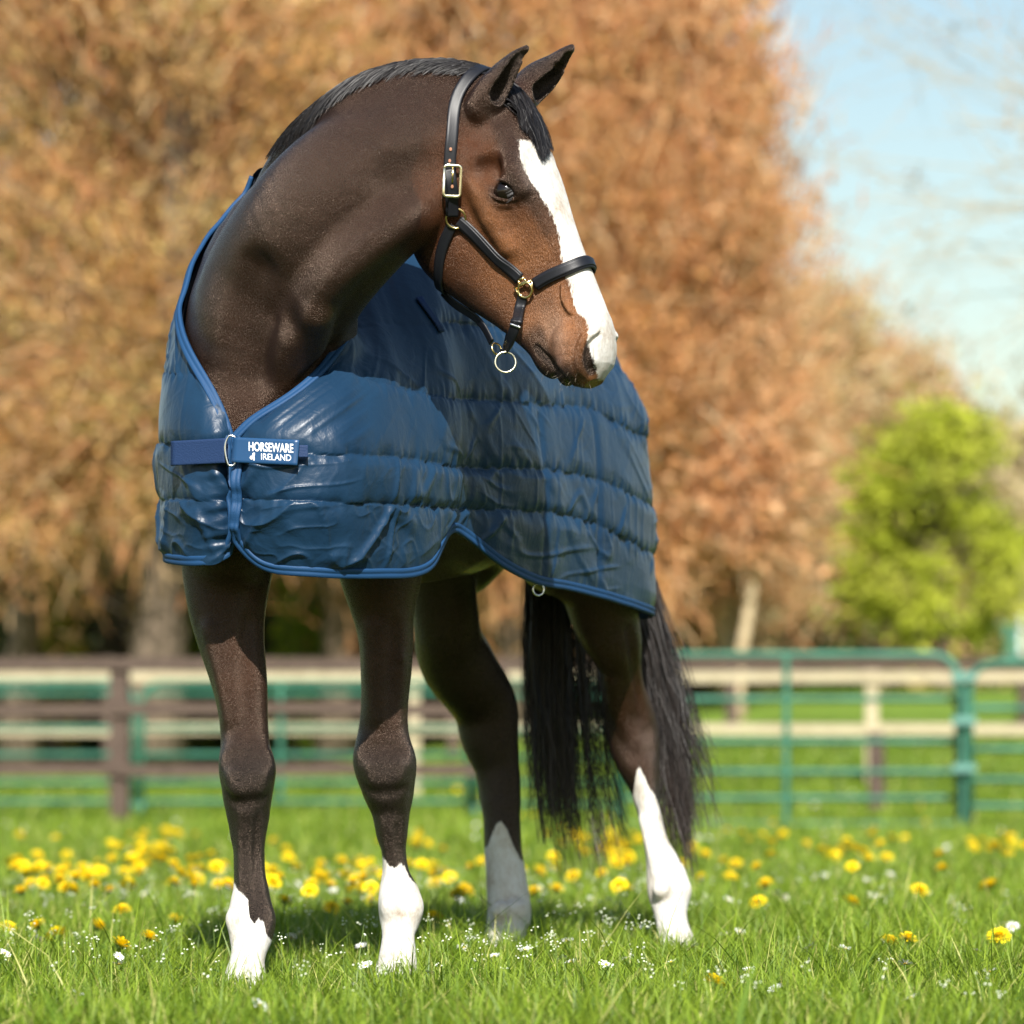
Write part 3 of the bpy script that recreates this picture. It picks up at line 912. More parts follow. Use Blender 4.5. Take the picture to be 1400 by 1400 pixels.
# ---- hair: ribbons
def ribbons(roots, tips, bend, width, seg=10, frizz=.004, seed=1, taper=.25, facing=None):
    """Tapered strands; bend is the offset of the middle control point (n,3)."""
    R = np.random.default_rng(seed)
    nn = len(roots)
    t = np.linspace(0, 1, seg + 1)
    mid = (roots + tips) / 2 + bend
    pts = ((1 - t) ** 2)[None, :, None] * roots[:, None] + (2 * t * (1 - t))[None, :, None] * mid[:, None] + (t ** 2)[None, :, None] * tips[:, None]
    ph = R.uniform(0, 6.28, (nn, 1, 3)); fr = R.uniform(2, 6, (nn, 1, 3))
    pts = pts + frizz * np.sin(ph + fr * t[None, :, None] * 3) * (t[None, :, None] ** 1.2) * R.uniform(.3, 1.5, (nn, 1, 1))
    tang = np.gradient(pts, axis=1); tang /= np.linalg.norm(tang, axis=2, keepdims=True) + 1e-9
    rnd = R.normal(size=(nn, 1, 3)) * .6 + np.array([0, -1, 0.0]) if facing is None else R.normal(size=(nn, 1, 3)) * .35 + np.asarray(facing, float)
    side = np.cross(tang, rnd); side /= np.linalg.norm(side, axis=2, keepdims=True) + 1e-9
    w = width * (1 - (1 - taper) * t)[None, :, None] * R.uniform(.6, 1.3, (nn, 1, 1))
    A = pts - side * w / 2; B = pts + side * w / 2
    V = np.stack([A, B], 2).reshape(-1, 3)
    k = seg + 1
    base = (np.arange(nn) * k * 2)[:, None]
    i = np.arange(seg)[None, :]
    q = np.stack([base + i * 2, base + i * 2 + 1, base + i * 2 + 3, base + i * 2 + 2], -1).reshape(-1, 4)
    return V, q

m_hair = mat('black_hair', (.010, .0085, .009), .5, 0, .35)
n = N(m_hair)
tt = n.noise(n.coord((60, 60, 3)), 8, 3, .7)
n.color(n.ramp(tt, [(.3, (.004, .0035, .004)), (.7, (.014, .011, .011))]))
m_tail = mat('tail_hair', (.015, .010, .009), .45, 0, .5)
n = N(m_tail)
tt = n.noise(n.coord((50, 50, 2)), 8, 3, .7)
zz = n.node('ShaderNodeSeparateXYZ'); n.link(n.coord(), zz.inputs[0])
low = n.math('MULTIPLY_ADD', zz.outputs[2], -2.0, 1.1, clamp=True)
n.color(n.mix(low, n.ramp(tt, [(.3, (.006, .005, .005)), (.7, (.022, .015, .013))]), n.ramp(tt, [(.3, (.012, .007, .006)), (.7, (.052, .029, .022))])))

R = np.random.default_rng(11)
# mane: lies over the crest and falls to the near side
crest = np.array([(374, 244, 7.42), (388, 212, 7.32), (410, 178, 7.22), (440, 148, 7.14), (480, 122, 7.10), (530, 106, 7.09), (585, 98, 7.09), (640, 100, 7.08), (665, 106, 7.08)])
cr = spline(np.array([P(*c) for c in crest]), 200)
N_M = 6000
ti = R.uniform(0, 199, N_M)
i0 = ti.astype(int).clip(0, 198); f0 = (ti - i0)[:, None]
root = cr[i0] * (1 - f0) + cr[i0 + 1] * f0
along = cr[np.clip(i0 + 1, 0, 199)] - cr[i0]; along /= np.linalg.norm(along, axis=1)[:, None]
root += np.stack([np.zeros(N_M), R.uniform(-.022, .03, N_M), np.zeros(N_M)], 1)
up = np.cross(along, np.array([0, 1.0, 0])); up *= np.sign(up[:, 2:3]) ; 
root = onto(root, .001, 3)
L = (.050 + .035 * np.sin(ti / 199 * math.pi)) * R.uniform(.7, 1.25, N_M)
dirv = -up * .60 + np.array([0, -.42, 0]) - along * R.uniform(.9, 1.6, N_M)[:, None]
dirv /= np.linalg.norm(dirv, axis=1)[:, None]
tips = root + dirv * L[:, None]
tips = onto(tips, .004 + .004 * R.random((N_M)), 3) if False else tips
g = sdf(tips); gg = sdf_grad(tips); need = np.maximum(.005 - g, 0) + np.minimum(.010 - g, 0) * .7
tips = tips + gg * need[:, None]
bend = up * (.010 + .006 * R.random((N_M, 1))) + np.array([0, -.004, 0])
V, q = ribbons(root, tips, bend, .0022, 6, .001, 2, .3, facing=(0, -1, .4))
link('mane', local(mesh_np('mane', V, q), horse), m_hair, horse)

# forelock: from the poll between the ears over the forehead
N_F = 2600
rt = np.stack([R.normal(0, .022, N_F), R.uniform(-.040, .035, N_F), np.full(N_F, -.01)], 1)
root = onto(HO + rt @ HM, .001, 4)
fa = R.beta(1.6, 1.6, N_F); fb = R.random(N_F) ** .6
tx = 708 + 54 * fa; ty = 172 + 24 * fa + 34 * np.exp(-((fa - .60) / .24) ** 2) * fb + R.normal(0, 4, N_F)
tr_ = trace_px(tx, ty); ok = np.linalg.norm(tr_ - root, axis=1) < .30
tips = onto(tr_[ok], .005, 3); root = root[ok]
bend = HW * .022 + HV * -.015
V, q = ribbons(root, tips, np.broadcast_to(bend, root.shape) + R.normal(0, .004, root.shape), .0020, 10, .0025, 3, .25, facing=tuple(HW + HU * .4))
link('forelock', local(mesh_np('forelock', V, q), horse), m_hair, horse)

# whiskers and lashes
wv = np.array([[(1 if i % 3 else -1) * R.uniform(.0, .05), R.uniform(.54, .63), R.uniform(-.16, -.07)] for i in range(60)])
wo_ = onto(HO + wv @ HM, 0, 5)
wo_ = wo_[np.abs(sdf_many(wo_)) < .002]; NW = len(wo_)
wg = sdf_grad(wo_) + R.normal(0, .25, wo_.shape) + np.array([0, 0, -.25])
wg /= np.linalg.norm(wg, axis=1)[:, None]
V, q = ribbons(wo_, wo_ + wg * R.uniform(.006, .018, (NW, 1)), np.array([0, 0, .002]), .00045, 5, .0005, 5, .3)
link('whiskers', local(mesh_np('whiskers', V, q), horse), mat('whisker_hair', (.25, .2, .15), .5), horse, kind='stuff')
t0 = np.tile(np.linspace(0, 1, 34), 2); s0 = np.repeat([1., -1.], 34)
lo_ = onto(HO + np.stack([.104 * s0, .184 + .048 * t0, -.050 + .010 * np.sin(t0 * math.pi)], 1) @ HM, .0005, 4)
le_ = lo_ + np.stack([.006 * s0, .006 * (t0 - .4), np.full(68, -.012)], 1) @ HM
V, q = ribbons(lo_, le_, np.zeros(3), .0012, 4, .0003, 6, .3)
link('eyelashes', local(mesh_np('eyelashes', V, q), horse), m_hair, horse, kind='stuff')

# tail: falls behind the left hind leg, blown to both sides of it
def tail_bunch(nn, xr, xt, yr, yt, spreadY, seed, Yc=8.86):
    RR = np.random.default_rng(seed)
    a = RR.random(nn)
    locks = RR.random(max(6, nn // 60)); a = np.where(RR.random(nn) < .8, locks[RR.integers(0, len(locks), nn)] + RR.normal(0, .012, nn), a); ly = {}
    r = np.array([P(xr[0] + (xr[1] - xr[0]) * k, yr + RR.uniform(-25, 25), Yc + RR.uniform(-.03, .05)) for k in a])
    e = np.array([P(xt[0] + (xt[1] - xt[0]) * np.clip(k + RR.normal(0, .022) + .05 * math.sin(k * 37), -.08, 1.08), yt[0] + (yt[1] - yt[0]) * np.clip(.5 + .5 * math.sin(k * 91) + RR.normal(0, .18), 0, 1), Yc + RR.normal(.02, spreadY)) for k in a])
    return r, e
bagV = []; bagQ = []; off = 0
for (nn, xr, xt, yr, yt, sd, bx) in ((1150, (724, 778), (736, 790), 715, (960, 1150), 21, -.02), (380, (730, 800), (760, 830), 740, (1040, 1200), 22, -.03), (600, (720, 760), (722, 775), 720, (1000, 1120), 23, -.015), (220, (740, 830), (790, 860), 790, (1020, 1180), 24, -.05),
                               (620, (852, 878), (900, 942), 730, (1040, 1170), 25, .015), (500, (852, 880), (935, 975), 760, (1020, 1140), 26, .01), (260, (850, 880), (905, 955), 760, (1120, 1200), 27, .01), (120, (850, 882), (955, 985), 760, (1040, 1130), 28, .0)):
    r, e = tail_bunch(nn, xr, xt, yr, yt, .03, sd)
    bend = np.random.default_rng(sd).normal(0, .012, r.shape) + np.array([bx, 0, .0])
    V, q = ribbons(r, e, bend, .0022, 16, .012, sd, .30)
    bagV.append(V); bagQ.append(q + off); off += len(V)
link('tail', local(mesh_np('tail', np.concatenate(bagV), np.concatenate(bagQ)), horse), m_tail, horse)
print('hair', round(_t.time() - _t0, 1))
# ------------------------------------------------------------------ the rug
def col_pts(lst):
    return np.array([P(*c) for c in lst])
# columns of six control points (picture column, row, distance), from the top edge to the hem; left flap, front edge first
LEFT = [
    [(322, 600, 7.110), (321, 625, 7.09), (321, 655, 7.085), (321, 688, 7.09), (321, 715, 7.10), (323, 738, 7.11)],
    [(332, 588, 7.11), (333, 625, 7.085), (334, 662, 7.08), (334, 700, 7.09), (336, 738, 7.10), (341, 763, 7.12)],
    [(350, 573, 7.11), (354, 618, 7.06), (355, 662, 7.06), (356, 705, 7.07), (360, 750, 7.09), (364, 778, 7.11)],
    [(398, 543, 7.12), (404, 600, 7.05), (408, 650, 7.04), (410, 700, 7.04), (412, 750, 7.07), (415, 785, 7.09)],
    [(443, 509, 7.17), (456, 570, 7.08), (461, 636, 7.06), (463, 695, 7.07), (466, 745, 7.10), (468, 788, 7.13)],
    [(470, 472, 7.30), (500, 540, 7.17), (510, 610, 7.14), (515, 680, 7.15), (518, 740, 7.18), (520, 789, 7.20)],
    [(474, 420, 7.40), (530, 490, 7.30), (550, 570, 7.26), (558, 660, 7.26), (562, 725, 7.28), (566, 787, 7.30)],
    [(462, 350, 7.50), (535, 435, 7.42), (578, 540, 7.36), (590, 640, 7.35), (590, 715, 7.36), (589, 774, 7.37)],
    [(448, 290, 7.58), (545, 372, 7.52), (606, 500, 7.46), (620, 615, 7.44), (616, 690, 7.45), (606, 736, 7.45)],
]
def side_col(d, w, T, hem_py, sgn=1, wtop=None):
    prof = [(.0, T), (.42, T - .035), (.80, T - .16), (.98, T - .36), (1.02, T - .55)]
    pts = [BL(d, sgn * w * a, z) for a, z in prof]
    q = BL(d, sgn * w * 1.02, 1.0)
    z = CAMH + (HOR - hem_py) / F * q[1]
    pts.append(BL(d, sgn * w * 1.01, z))
    return np.array(pts)
SIDE = [(.16, .300, 1.66, 740), (.24, .318, 1.645, 766), (.42, .335, 1.62, 796), (.62, .335, 1.60, 806), (.82, .338, 1.60, 818), (1.0, .338, 1.60, 830),
        (1.14, .322, 1.575, 838), (1.26, .285, 1.53, 842)]
RIGHT = [
    [(316, 604, 7.140), (316, 635, 7.140), (315, 670, 7.140), (316, 705, 7.145), (317, 735, 7.155), (314, 757, 7.16)],
    [(308, 575, 7.145), (304, 620, 7.125), (303, 665, 7.125), (304, 705, 7.13), (304, 740, 7.145), (300, 769, 7.15)],
    [(290, 534, 7.17), (280, 595, 7.135), (272, 655, 7.135), (272, 700, 7.14), (272, 738, 7.16), (272, 772, 7.17)],
    [(266, 488, 7.22), (253, 560, 7.19), (246, 635, 7.19), (245, 690, 7.20), (246, 733, 7.22), (248, 771, 7.23)],
    [(256, 445, 7.28), (235, 530, 7.26), (227, 620, 7.27), (227, 690, 7.28), (229, 730, 7.29), (232, 768, 7.30)],
    [(264, 405, 7.34), (229, 500, 7.36), (219, 600, 7.40), (221, 690, 7.41), (224, 730, 7.42), (228, 764, 7.43)],
    [(279, 352, 7.42), (240, 440, 7.47), (226, 560, 7.52), (227, 670, 7.54), (230, 720, 7.55), (234, 762, 7.56)],
    [(304, 305, 7.50), (266, 380, 7.58), (240, 500, 7.64), (236, 620, 7.68), (238, 700, 7.69), (240, 755, 7.70)],
    [(339, 268, 7.55), (305, 320, 7.66), (270, 420, 7.76), (254, 560, 7.82), (252, 660, 7.84), (252, 740, 7.85)],
    [(378, 236, 7.57), (345, 300, 7.75), (300, 400, 7.88), (278, 540, 7.94), (274, 650, 7.96), (274, 750, 7.97)],
]
def surface(ctrl, nc, nr):
    """dense (nc, nr, 3) from a list of (6,3) columns, even steps along the hem-to-top and around"""
    ctrl = np.array(ctrl)
    rows = np.stack([spline(ctrl[:, r], nc) if False else ctrl[:, r] for r in range(ctrl.shape[1])], 1)
    # common parameter round the horse from the mid row
    mid = ctrl[:, 3]
    t = np.concatenate([[0], np.cumsum(np.linalg.norm(np.diff(mid, axis=0), axis=1))]); t /= t[-1]
    tn = np.linspace(0, 1, nc)
    D = np.stack([np.stack([spline2(t, ctrl[:, r, k], tn) for k in range(3)], 1) for r in range(ctrl.shape[1])], 1)   # nc,6,3
    out = np.stack([spline(D[i], nr) for i in range(nc)])
    return out, tn
def normals(S):
    a = np.gradient(S, axis=0); b = np.gradient(S, axis=1)
    n_ = np.cross(a, b)
    return n_ / (np.linalg.norm(n_, axis=2, keepdims=True) + 1e-12)
# seams: rows of the photograph at which the horizontal seams run, by picture column of the widest row
SEAM = {1: ([215, 262, 310, 400, 470, 520, 560, 612, 700, 760, 812, 885, 960], [512, 514, 516, 516, 515, 520, 533, 548, 552, 556, 560, 600, 640]),
        2: ([215, 310, 440, 540, 612, 740, 812, 885, 960], [608, 612, 622, 627, 640, 643, 655, 692, 720]),
        3: ([215, 310, 330, 540, 612, 740, 812, 885, 960], [684, 686, 683, 691, 696, 700, 718, 757, 780])}
def quilt(S, hidden=False):
    nc, nr, _ = S.shape
    X, Y = to_px(S)
    ph = X[:, int(nr * .62)][:, None]
    arc = np.zeros((nc, nr))
    dd = np.linalg.norm(np.diff(S, axis=1), axis=2)
    arc[:, 1:] = np.cumsum(dd, axis=1)
    arc = arc[:, -1:] - arc                       # height above the hem along the cloth
    q = np.zeros((nc, nr))
    for i in range(nc):
        pyr = Y[i]
        s = []
        for k in (3, 2, 1):
            row = np.interp(ph[i, 0], *SEAM[k])
            s.append(np.interp(row, pyr, arc[i]) if row > pyr[0] else arc[i, 0] + .02 * (4 - k))
        knots = [0.0] + s
        knots = list(np.maximum.accumulate(np.array(knots) + np.arange(4) * 1e-3))
        knots += [knots[-1] + .17, knots[-1] + .35, knots[-1] + .53, knots[-1] + .75, knots[-1] + 1.5]
        q[i] = np.interp(arc[i], knots, np.arange(len(knots)))
    return q, arc, X, Y
def rug_relief(S, side):
    nc, nr, _ = S.shape
    q, arc, X, Y = quilt(S)
    f = q - np.floor(q)
    e = np.minimum(f, 1 - f)
    s = np.zeros((nc, nr)); s[1:] = np.cumsum(np.linalg.norm(np.diff(S, axis=0), axis=2), axis=0)
    chan = np.floor(q)
    edge = np.minimum(arc, .05) / .05
    puff = (.0065 if side > 0 else .0045) * (1 - (1 - np.clip(e * 2.0, 0, 1)) ** 5)
    seam_d = e * .15
    flat = lambda *c: np.stack([np.broadcast_to(k, s.shape).ravel() for k in c], 1)
    sm_ = s[:, int(nr * .6)][:, None]
    # gathers that run into every seam
    n1 = noise3(flat(sm_ * 50 + noise3(flat(s * 5, arc * 5, 0), 3).reshape(s.shape) * 1.2, arc * 5, chan * 3.7), 31).reshape(s.shape)
    n1b = noise3(flat(sm_ * 90, arc * 9, chan * 5.7), 32).reshape(s.shape)
    pucker = (.0056 * n1 + .0022 * n1b) * np.exp(-(seam_d / .019) ** 1.4)
    # soft folds, then a few crisp creases
    warp = noise3(flat(s * 2.6, arc * 2.6, chan * 1.3), 41).reshape(s.shape)
    soft = fbm(flat(s * 3.4 + warp, arc * 6.0 + s * 1.6, chan * 2.1), 42, 2).reshape(s.shape)
    soft2 = noise3(flat(s * 15 + arc * 7 + warp * 2, arc * 6 - s * 3, chan * 3.1), 43).reshape(s.shape)
    def crease(ang_, f_, sd_, thin):
        ca, sa = math.cos(ang_), math.sin(ang_)
        u_ = s * ca + arc * sa + .025 * warp; v_ = -s * sa + arc * ca
        nz_ = noise3(flat(u_ * 3.0 * f_, v_ * 15 * f_, chan * 1.9), sd_).reshape(s.shape)
        on = sm(noise3(flat(u_ * 4, v_ * 6, chan + 7), sd_ + 100).reshape(s.shape), -.05, .40)
        return np.exp(-(nz_ / thin) ** 2) * on
    cr1 = crease(.75, 1.0, 61, .16); cr2 = crease(-.55, 1.2, 62, .16); cr3 = crease(.15, 1.5, 63, .18); cr4 = crease(1.25, 1.3, 64, .18)
    lively = np.where(chan <= 0, 1.0, np.where(chan <= 1, .8, .55)) * (1 + .8 * sm(X, 640, 560) * (chan <= 1))
    taper_ = np.clip(e * 5, 0, 1)
    folds = .0085 * soft * (.4 + .6 * taper_) + .0009 * soft2 + (.0062 * cr1 + .0050 * cr2 + .0034 * cr3 + .0036 * cr4) * lively * (.35 + .65 * taper_)
    low = 1.0
    r2 = 1 - np.abs(noise3(flat(s * 9 + arc * 6 + warp * 2.2, arc * 11 - s * 7, chan * 3.1), 143).reshape(s.shape))
    r3 = 1 - np.abs(noise3(flat(s * 19 + arc * 9, arc * 22 - s * 13 + warp * 3, chan), 144).reshape(s.shape))
    front_ = sm(X, 660, 560) * (chan <= 1) * (.6 + .4 * (chan <= 0))
    folds = folds + (.0006 + .0066 * front_) * r2 ** 4 + .0022 * front_ * r3 ** 5
    h = puff + pucker + folds * low
    if side > 0:
        # strained cloth between the clip and the neck opening
        m = sm(X, 335, 380) * sm(X, 515, 470) * sm(Y, 612, 575)
        across = (X * .60 + Y * .80); al = (X * .8 - Y * .6)
        st = .5 + .5 * noise3(flat(across / 11.0 + warp * .4, al / 210.0, 3), 51).reshape(s.shape)
        st2 = .5 + .5 * noise3(flat(across / 5.0, al / 120.0, 5), 52).reshape(s.shape)
        h = h * (1 - m * .7) + m * (.013 * st ** 1.5 + .003 * st2)
        # long drapes where the cloth leaves the neck
        m = sm(X, 455, 500) * sm(X, 640, 560) * sm(Y, 525, 470)
        dr = .5 + .5 * noise3(flat((X + Y * -.35) / 15.0, Y / 300.0, 7), 53).reshape(s.shape)
        h = h * (1 - m * .8) + m * .010 * dr ** 1.5
        for xs, wdt in ((738, 5), (812, 5)):
            col = X[:, int(nr * .62)][:, None]
            h = h - .006 * np.exp(-((col - xs) / (wdt * .6)) ** 2) * sm(Y, 545, 575)
            h = h + .0015 * np.exp(-((col - xs - 10) / 9) ** 2) * sm(Y, 545, 575)
        # pinch at the top of the hem's notch
        h = h + .006 * (1 - np.abs(noise3(flat((X - 600) / 14, (Y - 650) / 60, 2), 54).reshape(s.shape))) ** 3 * np.exp(-(((X - 590) / 40) ** 2 + ((Y - 665) / 45) ** 2))
    else:
        m = sm(X, 262, 300) * sm(Y, 500, 540)
        st = .5 + .5 * noise3(flat(X / 60.0, Y / 9.0 + X / 50, 3), 55).reshape(s.shape)
        h = h + m * .007 * st ** 1.5
    return np.maximum(h * (.25 + .75 * edge), -.002), q, arc

def build_rug_side(ctrl, side, nc, nr, nout):
    S, tn = surface(ctrl, nc, nr)
    Nn = normals(S)
    # outward = away from the horse's middle line
    mid = np.array([*(W0 + AX * .5), 1.2])
    if ((Nn[nc // 4, nr // 2]) @ (S[nc // 4, nr // 2] - mid)) < 0: Nn = -Nn
    sub = S[::4, ::4].reshape(-1, 3)
    # keep clear of the skin
    lift = np.zeros(S.shape[:2])
    for it in range(3):
        T = (S + Nn * lift[..., None])[::6, ::6]
        sd_ = np.concatenate([sdf(b) for b in np.array_split(T.reshape(-1, 3), 40)]).reshape(T.shape[:2])
        need = np.maximum(.010 - sd_, 0)
        gi = np.linspace(0, T.shape[0] - 1, nc) * (nc - 1) / (6 * (T.shape[0] - 1)) if False else np.arange(nc) / 6.0
        gj = np.arange(nr) / 6.0
        a = np.clip(gi.astype(int), 0, T.shape[0] - 1); a1 = np.clip(a + 1, 0, T.shape[0] - 1); fa = np.clip(gi - a, 0, 1)[:, None]
        b = np.clip(gj.astype(int), 0, T.shape[1] - 1); b1 = np.clip(b + 1, 0, T.shape[1] - 1); fb = np.clip(gj - b, 0, 1)[None, :]
        g = need
        full = g[a][:, b] * (1 - fa) * (1 - fb) + g[a1][:, b] * fa * (1 - fb) + g[a][:, b1] * (1 - fa) * fb + g[a1][:, b1] * fa * fb
        lift = np.minimum(lift + full * 1.1, .045)
        for _ in range(25):
            lift[1:-1, 1:-1] = (lift[:-2, 1:-1] + lift[2:, 1:-1] + lift[1:-1, :-2] + lift[1:-1, 2:] + lift[1:-1, 1:-1]) / 5
    print('rug lift max', lift.max())
    h, q, arc = rug_relief(S, side)
    O = S + Nn * (lift + h)[..., None]
    I = S + Nn * (lift - .004)[..., None]
    return O, I, Nn, arc
left_ctrl = [col_pts(c) for c in LEFT] + [side_col(*a) for a in SIDE]
tailc = [side_col(1.36, .20, 1.46, 846), side_col(1.41, .10, 1.42, 846)]
right_ctrl = [col_pts(c) for c in RIGHT] + [side_col(d, w, T, h_ - 45, -1) for d, w, T, h_ in SIDE[1:]]
LO, LI, LN, Larc = build_rug_side(left_ctrl + tailc, 1, 560, 260, 0)
RO, RI, RN, Rarc = build_rug_side(right_ctrl, -1, 360, 200, 0)

def grid_faces(nc, nr, flip=False):
    i, j = np.meshgrid(np.arange(nc - 1), np.arange(nr - 1), indexing='ij')
    q = np.stack([i * nr + j, (i + 1) * nr + j, (i + 1) * nr + j + 1, i * nr + j + 1], -1).reshape(-1, 4)
    return q[:, ::-1] if flip else q

m_rug = mat('quilted_nylon', (.006, .027, .062), .38, 0, .24)
n = N(m_rug)
v1 = n.coord((1, 1, 1))
w1 = n.noise(v1, 18, 4, .5, 1.5)
w2 = n.noise(v1, 90, 3, .6, .8)
weave = n.noise(n.coord((1, 1, 1)), 900, 2, .5)
n.bump(n.math('ADD', n.math('ADD', w1, n.math('MULTIPLY', w2, .25)), n.math('MULTIPLY', weave, .05)), .30, .008)
n.color(n.ramp(n.noise(v1, 6, 3, .5), [(.3, (.0058, .0225, .052)), (.7, (.0083, .030, .064))]))
n.b.inputs['Coat Weight'].default_value = .06
n.b.inputs['Coat Roughness'].default_value = .22
n.b.inputs['Sheen Weight'].default_value = .04
n.b.inputs['Sheen Roughness'].default_value = .4
n.b.inputs['Sheen Tint'].default_value = (.45, .62, .85, 1)
m_bind = mat('rug_binding_webbing', (.008, .045, .120), .62, 0, .3)
n = N(m_bind)
n.bump(n.noise(n.coord((1, 1, 1)), 420, 2, .5), .4, .0015)
m_liner = mat('rug_lining', (.010, .020, .040), .8)

rug = thing('horse_rug', 'quilted navy blue nylon rug buckled across the breast of the horse', 'horse rug', tuple(BL(.4, 0, .9)))
for nm, O, I, flip in (('quilted_panel', LO, LI, True), ('quilted_panel', RO, RI, False)):
    me = mesh_np(nm, O.reshape(-1, 3), grid_faces(O.shape[0], O.shape[1], flip))
    link(nm, local(me, rug), m_rug, rug)
    I2 = I[::5, ::5]
    me = mesh_np('lining', I2.reshape(-1, 3), grid_faces(I2.shape[0], I2.shape[1], not flip))
    link('lining', local(me, rug), m_liner, rug)

def strip(path, nrm, width, thick, name, m, parent, prof=None, lab=None, sag=None):
    """A strap along path with its flat side facing nrm: rounded rectangle section."""
    path = np.asarray(path, float); nrm = np.asarray(nrm, float)
    t = np.gradient(path, axis=0); t /= np.linalg.norm(t, axis=1)[:, None] + 1e-12
    nrm = nrm - t * (nrm * t).sum(1)[:, None]; nrm /= np.linalg.norm(nrm, axis=1)[:, None] + 1e-12
    sd_ = np.cross(t, nrm)
    w, h = width / 2, thick / 2
    if prof is None:
        c = min(h * .8, w * .3)
        prof = [(-w, -h + c), (-w, h - c), (-w + c, h), (-w + 3 * c, h * .92), (0, h * .88), (w - 3 * c, h * .92), (w - c, h), (w, h - c), (w, -h + c), (w - c, -h), (-w + c, -h)]
    K = len(prof)
    V = np.stack([path + sd_ * a + nrm * b for a, b in prof], 1).reshape(-1, 3)
    k = len(path)
    i, j = np.meshgrid(np.arange(k - 1), np.arange(K), indexing='ij')
    q = np.stack([i * K + j, (i + 1) * K + j, (i + 1) * K + (j + 1) % K, i * K + (j + 1) % K], -1).reshape(-1, 4)
    V = np.concatenate([V, path[:1], path[-1:]])
    jj = np.arange(K)
    c0 = np.stack([np.full(K, k * K), jj, (jj + 1) % K], -1)
    c1 = np.stack([np.full(K, k * K + 1), (k - 1) * K + (jj + 1) % K, (k - 1) * K + jj], -1)
    me = mesh_np(name, V, [q, c0, c1])
    o = link(name, local(me, parent), m, parent)
    return o

# binding round the edges
def smooth_path(p, it=8):
    p = p.copy()
    for _ in range(it):
        p[1:-1] = (p[:-2] + p[2:] + 2 * p[1:-1]) / 4
    return p
BW = .021
bprof = [(-BW / 2, -.004), (-BW / 2, .002), (-BW / 2 + .002, .0045), (-.002, .0036), (0, .0022), (.002, .0036), (BW / 2 - .002, .0045), (BW / 2, .002), (BW / 2, -.004)]
def edge_path(O, Nn, which, i0, i1, inset):
    if which == 'hem': p, q, nn = O[i0:i1, -1], O[i0:i1, -8], Nn[i0:i1, -3]
    elif which == 'top': p, q, nn = O[i0:i1, 0], O[i0:i1, 7], Nn[i0:i1, 3]
    elif which == 'front': p, q, nn = O[0, i0:i1], O[6, i0:i1], Nn[3, i0:i1]
    d = q - p; d /= np.linalg.norm(d, axis=1)[:, None]
    return smooth_path(p + d * inset), smooth_path(nn)
nL, nR = LO.shape[0], RO.shape[0]
def join_edges(parts):
    a = np.concatenate([x[0] for x in parts]); b = np.concatenate([x[1] for x in parts])
    return smooth_path(a, 45), smooth_path(b, 45)
iL = int(nL * .50)
XL, _ = to_px(LO[:, 0]); XR, _ = to_px(RO[:, 0])
kL = int(np.argmin(np.abs(to_px(LO[:, 0])[1] - 292) + (np.arange(nL) > nL * .6) * 999))
kR = int(np.argmin(np.abs(to_px(RO[:, 0])[1] - 237) + (np.arange(nR) > nR * .7) * 999))
for O, Nn, nn_, kk in ((LO, LN, nL, kL), (RO, RN, nR, kR)):
    a = edge_path(O, Nn, 'top', 0, kk, .008); b = edge_path(O, Nn, 'front', 0, O.shape[1], .008); c = edge_path(O, Nn, 'hem', 0, nn_, .008)
    p, m_ = join_edges([(a[0][::-1], a[1][::-1]), (b[0][3:-3], b[1][3:-3]), c])
    strip(p + m_ * .002, m_, BW, .008, 'edge_binding', m_bind, rug, prof=bprof)

# breast strap: webbing tab, metal loop and the printed closing piece
m_web = mat('navy_webbing', (.008, .026, .080), .7, 0, .3)
n = N(m_web); n.bump(n.noise(n.coord((1, 1, 1)), 300, 2, .5), .5, .002)
m_steel = mat('bright_steel', (.75, .74, .72), .22, 1.0)
m_plate = mat('closing_piece', (.010, .050, .130), .38, 0, .5)
m_print = mat('white_print', (.82, .84, .86), .5)
def tab(x0, x1, yc0, yc1, h_px, Y0, Y1, name, m, thick=.003, parent=rug):
    t = np.linspace(0, 1, 14)
    pth = np.array([P(x0 + (x1 - x0) * k, yc0 + (yc1 - yc0) * k, Y0 + (Y1 - Y0) * k) for k in t])
    return strip(pth, np.tile([0, -1.0, 0], (14, 1)), h_px / F * (Y0 + Y1) / 2, thick, name, m, parent)
tab(234, 311, 620, 616, 34, 7.150, 7.078, 'strap', m_web, .004)
tab(408, 421, 617, 617, 17, 7.018, 7.018, 'strap_end', m_web, .003)
plate = tab(318, 408, 615, 619, 35, 7.062, 7.012, 'closing_plate', m_plate, .005)
Yp = lambda x: 7.062 + (7.012 - 7.062) * (x - 318) / 90.0
# loop of wire
lp = [(313, 596), (319, 596), (322, 599), (322, 632), (319, 636), (313, 636), (311, 632), (311, 599), (313, 596)]
pts = spline(np.array([P(x, y, 7.062) for x, y in lp]), 40)
bag = Bag(); bag.tube(pts, .0022, 8, False); link('strap_loop', local(bag.mesh('strap_loop'), rug), m_steel, rug)
